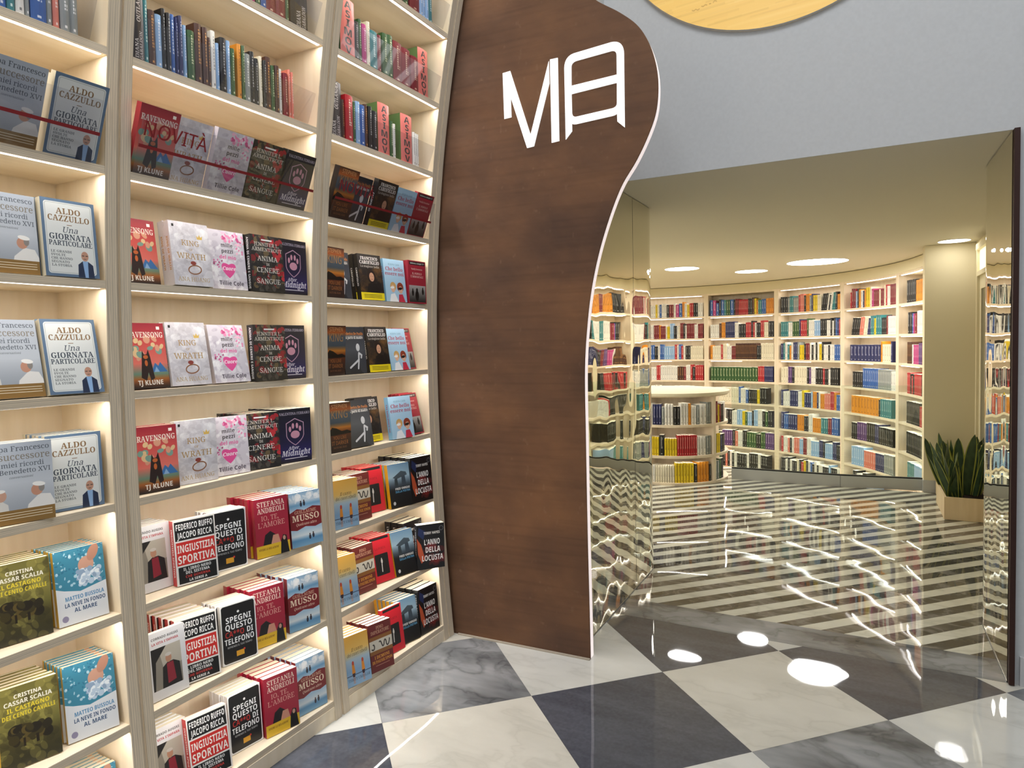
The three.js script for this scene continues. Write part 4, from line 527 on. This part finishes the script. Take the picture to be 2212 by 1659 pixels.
for (const [id, b0, b1, where] of BAYS) {
  const a0 = b0 * RAD, a1 = b1 * RAD, pa = 0.032 / RF, i0 = a0 + pa, i1 = a1 - pa;
  const g = thing('curved_bookcase', `pale plywood bookcase, ${where}, behind the stair well glass`, 'bookcase');
  part(g, 'side_panel', sector(a0, i0, RF, RF + 0.25, -1.5, 2.13, 1), WOODR); part(g, 'side_panel', sector(i1, a1, RF, RF + 0.25, -1.5, 2.13, 1), WOODR);
  part(g, 'back_panel', sector(a0, a1, RF + 0.25, RF + 0.262, -1.5, 2.245, 12), WOODR);
  part(g, 'fascia', sector(a0, a1, RF - 0.004, RF + 0.03, 2.12, 2.238, 12), CREAM, 'plain cream fascia under the ceiling');
  [2.14, ...RS].forEach((y, k) => {
    const t = k ? 0.026 : 0.045, s = part(g, k ? 'shelf' : 'top_board', sector(i0, i1, RF + 0.003, RF + 0.25, y - t, y, 10), WOODR);
    const e0 = i0 + 0.012, e1 = i1 - 0.012;
    if (!(id === 'B' && k === 0)) {
      const short = k > 3 ? 0.12 : k === 3 ? 0.5 : 1;
      part(s, 'led_strip', sector(e0, e0 + (e1 - e0) * short, RF + 0.008, RF + 0.02, y - t - (k < 4 ? 0.007 : 0.0006), y - t + 0.001, 8), STRIP, 'glowing white light strip');
      const am = (e0 + e1) / 2, [x, z] = arc(am, RF + 0.03);
      areaLight(g, x, y - t - (k < 4 ? 0.008 : 0.0014), z, 0.92 * (e1 - e0) * RF, 0.012, -am, LED.rear, REARC);
    }
    if (k) fillRow(ROWS[id][k - 1], i0 + 0.008, i1 - 0.008, [CX, CZ], RF + 0.02, y, 0.222, `${DOWN[k - 1]} shelf, ${where}`, 1);
  });
}
// ---------------------------------------------------------------- round island of shelves
const IX = -1.805, IZ = -7.13, IR = 0.595;
const isl = thing('shelf_island', 'round plywood book island with a pale table top', 'bookcase');
{
  const cyl = (r, y0, y1, n = 96) => { const g = new THREE.CylinderGeometry(r, r, y1 - y0, n); g.translate(IX, (y0 + y1) / 2, IZ); return planar(g); };
  part(isl, 'table_top', cyl(0.615, 0.882, 0.908), std({ color: 0xe9e0c4, roughness: 0.35 }), 'smooth cream round top');
  part(isl, 'core', cyl(0.33, 0.02, 0.882, 48), WOODR);
  for (const y of [0.596, 0.29, 0.022]) part(isl, 'shelf', cyl(IR, y - 0.024, y), WOODR);
  part(isl, 'top_ring', cyl(IR, 0.868, 0.882), WOODR);
  for (let k = 0; k < 5; k++) {
    const p = (62 - 72 * k) * RAD, g = new THREE.BoxGeometry(0.036, 0.85, 0.265); g.translate(0, 0.445, 0.461); g.rotateY(p); g.translate(IX, 0, IZ); part(isl, 'divider', planar(g), WOODR);
  }
  const IROWS = [['w2 n3 x1 w3 k2*34 w3 o1 w2 x1 w1*46 w1*46 x2*30', 'k1 y3*22 k1*46 y5*22 r9*20 w3 x2', 'w2 e8*20 y5*24 y1*44 k1 o4*30 k1'], ['m2 y1 m1 k2 w2', 'b1 y2 n1 k3', 'x2*38 g1 k2']];
  [[-10, 62, 0], [62, 134, 1]].forEach(([f0, f1, k]) => [0.596, 0.29, 0.022].forEach((y, j) => {
    fillRow(IROWS[k][j], (f0 + 2.6) * RAD, (f1 - 2.6) * RAD, [IX, IZ], IR - 0.025, y, [0.2, 0.19, 0.195][j], `${['upper', 'middle', 'bottom'][j]} shelf of the round island${k ? ' round the divider' : ''}`, -1);
    const am = (f0 + f1) / 2 * RAD, l = areaLight(isl, IX + 0.565 * Math.sin(am), [0.865, 0.568, 0.262][j], IZ + 0.565 * Math.cos(am), 0.5, 0.012, am, LED.rear * 0.7, REARC);
  }));
}
// the 300 spines that show largest are books of their own, the rest one mass
{
  const cam = camera.position; const HIDE = (b) => false;
  for (const b of small) {
    const [x, z] = b.sign > 0 ? [b.ctr[0] + b.r * Math.sin(b.a), b.ctr[1] - b.r * Math.cos(b.a)] : [b.ctr[0] + b.r * Math.sin(b.a), b.ctr[1] + b.r * Math.cos(b.a)];
    b.x = x; b.z = z; b.rot = b.sign > 0 ? -b.a : b.a; b.size = b.w * b.h / ((x - cam.x) ** 2 + (z - cam.z) ** 2);
    // seen past the mirror pier on one side and the pillar on the other?
    const u = (x * Math.cos(0.486) - z * Math.sin(0.486)) / (-x * Math.sin(0.486) - z * Math.cos(0.486)); b.seen = u > 0.225 && u < 0.63 && b.y > -0.3 && !(b.sign > 0 && u < 0.325 && b.y < 0.6);
    if (!b.seen) b.size = 0;
  }
  small.sort((p, q) => q.size - p.size);
  const count = {}, rest = [], cols = [];
  small.forEach((b, i) => {
    if (i < 300) {
      const m = new THREE.Mesh(SPINEGEO, spineMat(b.c)); m.name = numbered('shelf_book'); m.castShadow = m.receiveShadow = true; scene.add(m);
      m.scale.set(b.w - 0.0012, b.h, b.d); m.position.set(b.x, b.y + 0.0006 + b.w / 2 * Math.sin(b.tilt), b.z); m.rotation.order = 'YXZ'; m.rotation.set(0, b.rot, -b.tilt);
      const nb = [b.prev, b.next].filter(Boolean).map((q) => WORD[q]);
      tag(m, `${WORD[b.c]} book ${nb.length > 1 ? `between ${nb[0]} and ${nb[1]}` : `beside ${nb[0]}`}, ${b.where}`, 'paperback', `${WORD[b.c]} books, ${b.where}`);
    } else {
      const g = SPINEGEO.clone(); g.scale(b.w - 0.0012, b.h, b.d); g.rotateZ(-b.tilt); g.rotateY(b.rot); g.translate(b.x, b.y + 0.0006 + b.w / 2 * Math.sin(b.tilt), b.z); (count[b.c] ??= []).push(g);
    }
  });
  const mass = thing('shelf_books', 'mass of further small book spines filling the curved cases and island', 'books'); mass.userData.kind = 'stuff';
  for (const c in count) part(mass, 'book_spines', mergeGeometries(count[c]), spineMat(c)).userData.kind = 'stuff';
}
// ---------------------------------------------------------------- glass balustrade on a metal upstand
const bal = thing('glass_balustrade', 'clear glass balustrade on a grey metal upstand round the stair well', 'balustrade');
{
  const P = [[-1.168, -7.125], [-0.17, -7.128], [0.508, -7.225]];
  const run = (a, b, y0, y1, t, off = 0) => { const L = Math.hypot(b[0] - a[0], b[1] - a[1]), g = new THREE.BoxGeometry(L, y1 - y0, t); g.rotateY(-Math.atan2(b[1] - a[1], b[0] - a[0])); g.translate((a[0] + b[0]) / 2, (y0 + y1) / 2, (a[1] + b[1]) / 2 + off); return planar(g); };
  for (const [a, b] of [[P[0], P[1]], [P[1], P[2]]]) {
    part(bal, 'upstand', run(a, b, 0, 0.105, 0.05, -0.025), GREYBASE); part(bal, 'black_seal', run(a, b, 0.105, 0.117, 0.03, -0.025), BLACK);
  }
  const lerp = (a, b, t) => [a[0] + (b[0] - a[0]) * t, a[1] + (b[1] - a[1]) * t];
  for (const [a, b] of [[P[0], lerp(P[0], P[1], 0.18)], [lerp(P[0], P[1], 0.185), P[1]], [lerp(P[1], P[2], 0.01), P[2]]]) part(bal, 'glass_pane', run(a, b, 0.117, 0.972, 0.001, -0.025), GLASS);
}
// ---------------------------------------------------------------- planters with snake plants
const PLYBOX = std({ map: birch([226, 205, 168]), roughness: 0.55 });
function planter(label, x0, x1, z0, z1, h) {
  const g = thing('planter_box', label, 'planter'), t = 0.016;
  part(g, 'front_board', box(x0, x1, 0.002, h, z1 - t, z1), PLYBOX); part(g, 'rear_board', box(x0, x1, 0.002, h, z0, z0 + t), PLYBOX);
  part(g, 'side_board', box(x0, x0 + t, 0.002, h, z0 + t, z1 - t), PLYBOX); part(g, 'side_board', box(x1 - t, x1, 0.002, h, z0 + t, z1 - t), PLYBOX);
  const s = new THREE.PlaneGeometry(x1 - x0 - 2 * t, z1 - z0 - 2 * t, 24, 40); s.rotateX(-Math.PI / 2); const p = s.attributes.position; for (let i = 0; i < p.count; i++) p.setY(i, rr(-0.006, 0.008)); s.computeVertexNormals(); s.translate((x0 + x1) / 2, h - 0.022, (z0 + z1) / 2);
  part(g, 'soil', s, std({ color: 0x2a1c16, roughness: 1 }), 'dark bark mulch');
}
planter('pale plywood planter box standing before the other planter', 0.578, 0.885, -6.76, -6.15, 0.178);
planter('pale plywood planter box against the cream pillar', 0.606, 0.885, -7.15, -6.79, 0.2);
const LEAFM = [std({ vertexColors: true, roughness: 0.4, side: THREE.DoubleSide })];
function leaf(h, w, bend, twist) {
  const n = 14, pos = [], col = [], idx = [], dark = [0.02, 0.045, 0.022], light = [0.045, 0.085, 0.035], edge = [0.34, 0.36, 0.06];
  for (let i = 0; i <= n; i++) {
    const t = i / n, ww = w * (0.55 + 0.75 * t - 0.2 * t * t) * Math.pow(Math.max(0, 1 - t ** 3), 0.75) + 0.0008, y = h * t, b = bend * t * t, tw = twist * t;
    for (const [f, k] of [[-1, 2], [-0.8, 2], [-0.78, 0], [0, 1], [0.78, 0], [0.8, 2], [1, 2]]) { const xx = f * ww / 2, zz = 0.006 * (f * f) ; pos.push(xx * Math.cos(tw) + zz * Math.sin(tw), y, b - xx * Math.sin(tw) + zz * Math.cos(tw)); const c = k === 2 ? edge : k === 1 || (i % 3 === 0) ? light : dark; col.push(...c); }
  }
  for (let i = 0; i < n; i++) for (let j = 0; j < 6; j++) { const o = i * 7 + j; idx.push(o, o + 1, o + 7, o + 7, o + 1, o + 8); }
  const g = new THREE.BufferGeometry(); g.setAttribute('position', new THREE.Float32BufferAttribute(pos, 3)); g.setAttribute('color', new THREE.Float32BufferAttribute(col, 3)); g.setIndex(idx); g.computeVertexNormals(); return g;
}
const LEAVES = Array.from({ length: 6 }, (_, i) => leaf(1, 0.15 + 0.02 * i, 0.05 + 0.06 * (i % 3), 0.5 * (i - 2.5)));
function snakePlant(label, x, z, y, list) {
  const g = thing('snake_plant', label, 'plant'); g.position.set(x, y, z);
  list.forEach(([dx, dz, h, tiltX, tiltZ], i) => { const m = part(g, 'leaf', LEAVES[i % 6], LEAFM[0]); m.position.set(dx, 0, dz); m.scale.set(h * 1.2, h, h); m.rotation.order = 'YXZ'; m.rotation.set(tiltX, rr(-0.7, 0.7), tiltZ); });
}
const clump = (n, rx, rz, h0, h1) => Array.from({ length: n }, (_, i) => { const dx = rr(-rx, rx), dz = rr(-rz, rz); return [dx, dz, rr(h0, h1), dz * 1.1 + rr(-0.1, 0.1), -dx * 2.2 + rr(-0.08, 0.08)]; });
snakePlant('tall snake plant with yellow-edged leaves in the foremost planter', 0.73, -6.44, 0.155, [[-0.1, 0.12, 0.36, 0.1, 0.42], [-0.09, -0.05, 0.42, 0, 0.3], [0.02, 0.05, 0.5, 0, -0.02], [-0.04, 0.15, 0.33, 0.2, 0.15], ...clump(20, 0.12, 0.22, 0.28, 0.45)]);
snakePlant('shorter snake plant with yellow-edged leaves in the planter by the pillar', 0.745, -6.96, 0.178, clump(13, 0.12, 0.13, 0.26, 0.4));
for (let i = 1; i < DISPLAY.length; i++) {             // a book tucked behind its neighbour: thin the neighbour's stack or set the book back
  const [ta, ra, za, xa, ya] = DISPLAY[i - 1], [tb, rb2, zb, xb, yb] = DISPLAY[i]; if (ra !== rb2) continue;
  if (zb + TITLES[tb].w * Math.cos(yb * RAD) <= za + 0.003 || za - zb > 0.3) continue;
  const xl = xb - TITLES[tb].w * Math.sin(yb * RAD), A = DISPLAY[i - 1], B = DISPLAY[i];
  if (xl > xa + 0.008) { const t = TITLES[tb].t + 0.002; if (xl - xa < t) A[3] -= t - (xl - xa); B[6] = Math.max(1, Math.min(B[6], Math.floor((xl - xa) / t))); }
  else { const t = TITLES[ta].t + 0.002; if (xa - xl < t) B[3] -= t - (xa - xl); A[6] = Math.max(1, Math.min(A[6], Math.floor((xa - xl) / t))); }
}
DISPLAY.push(['hayes', 1, -2.622, 0.072, 38, 0, 1, 'pulled-out black thriller with bold white title']);
for (const a of DISPLAY) placeBook(...a);
renderer.render(scene, camera);
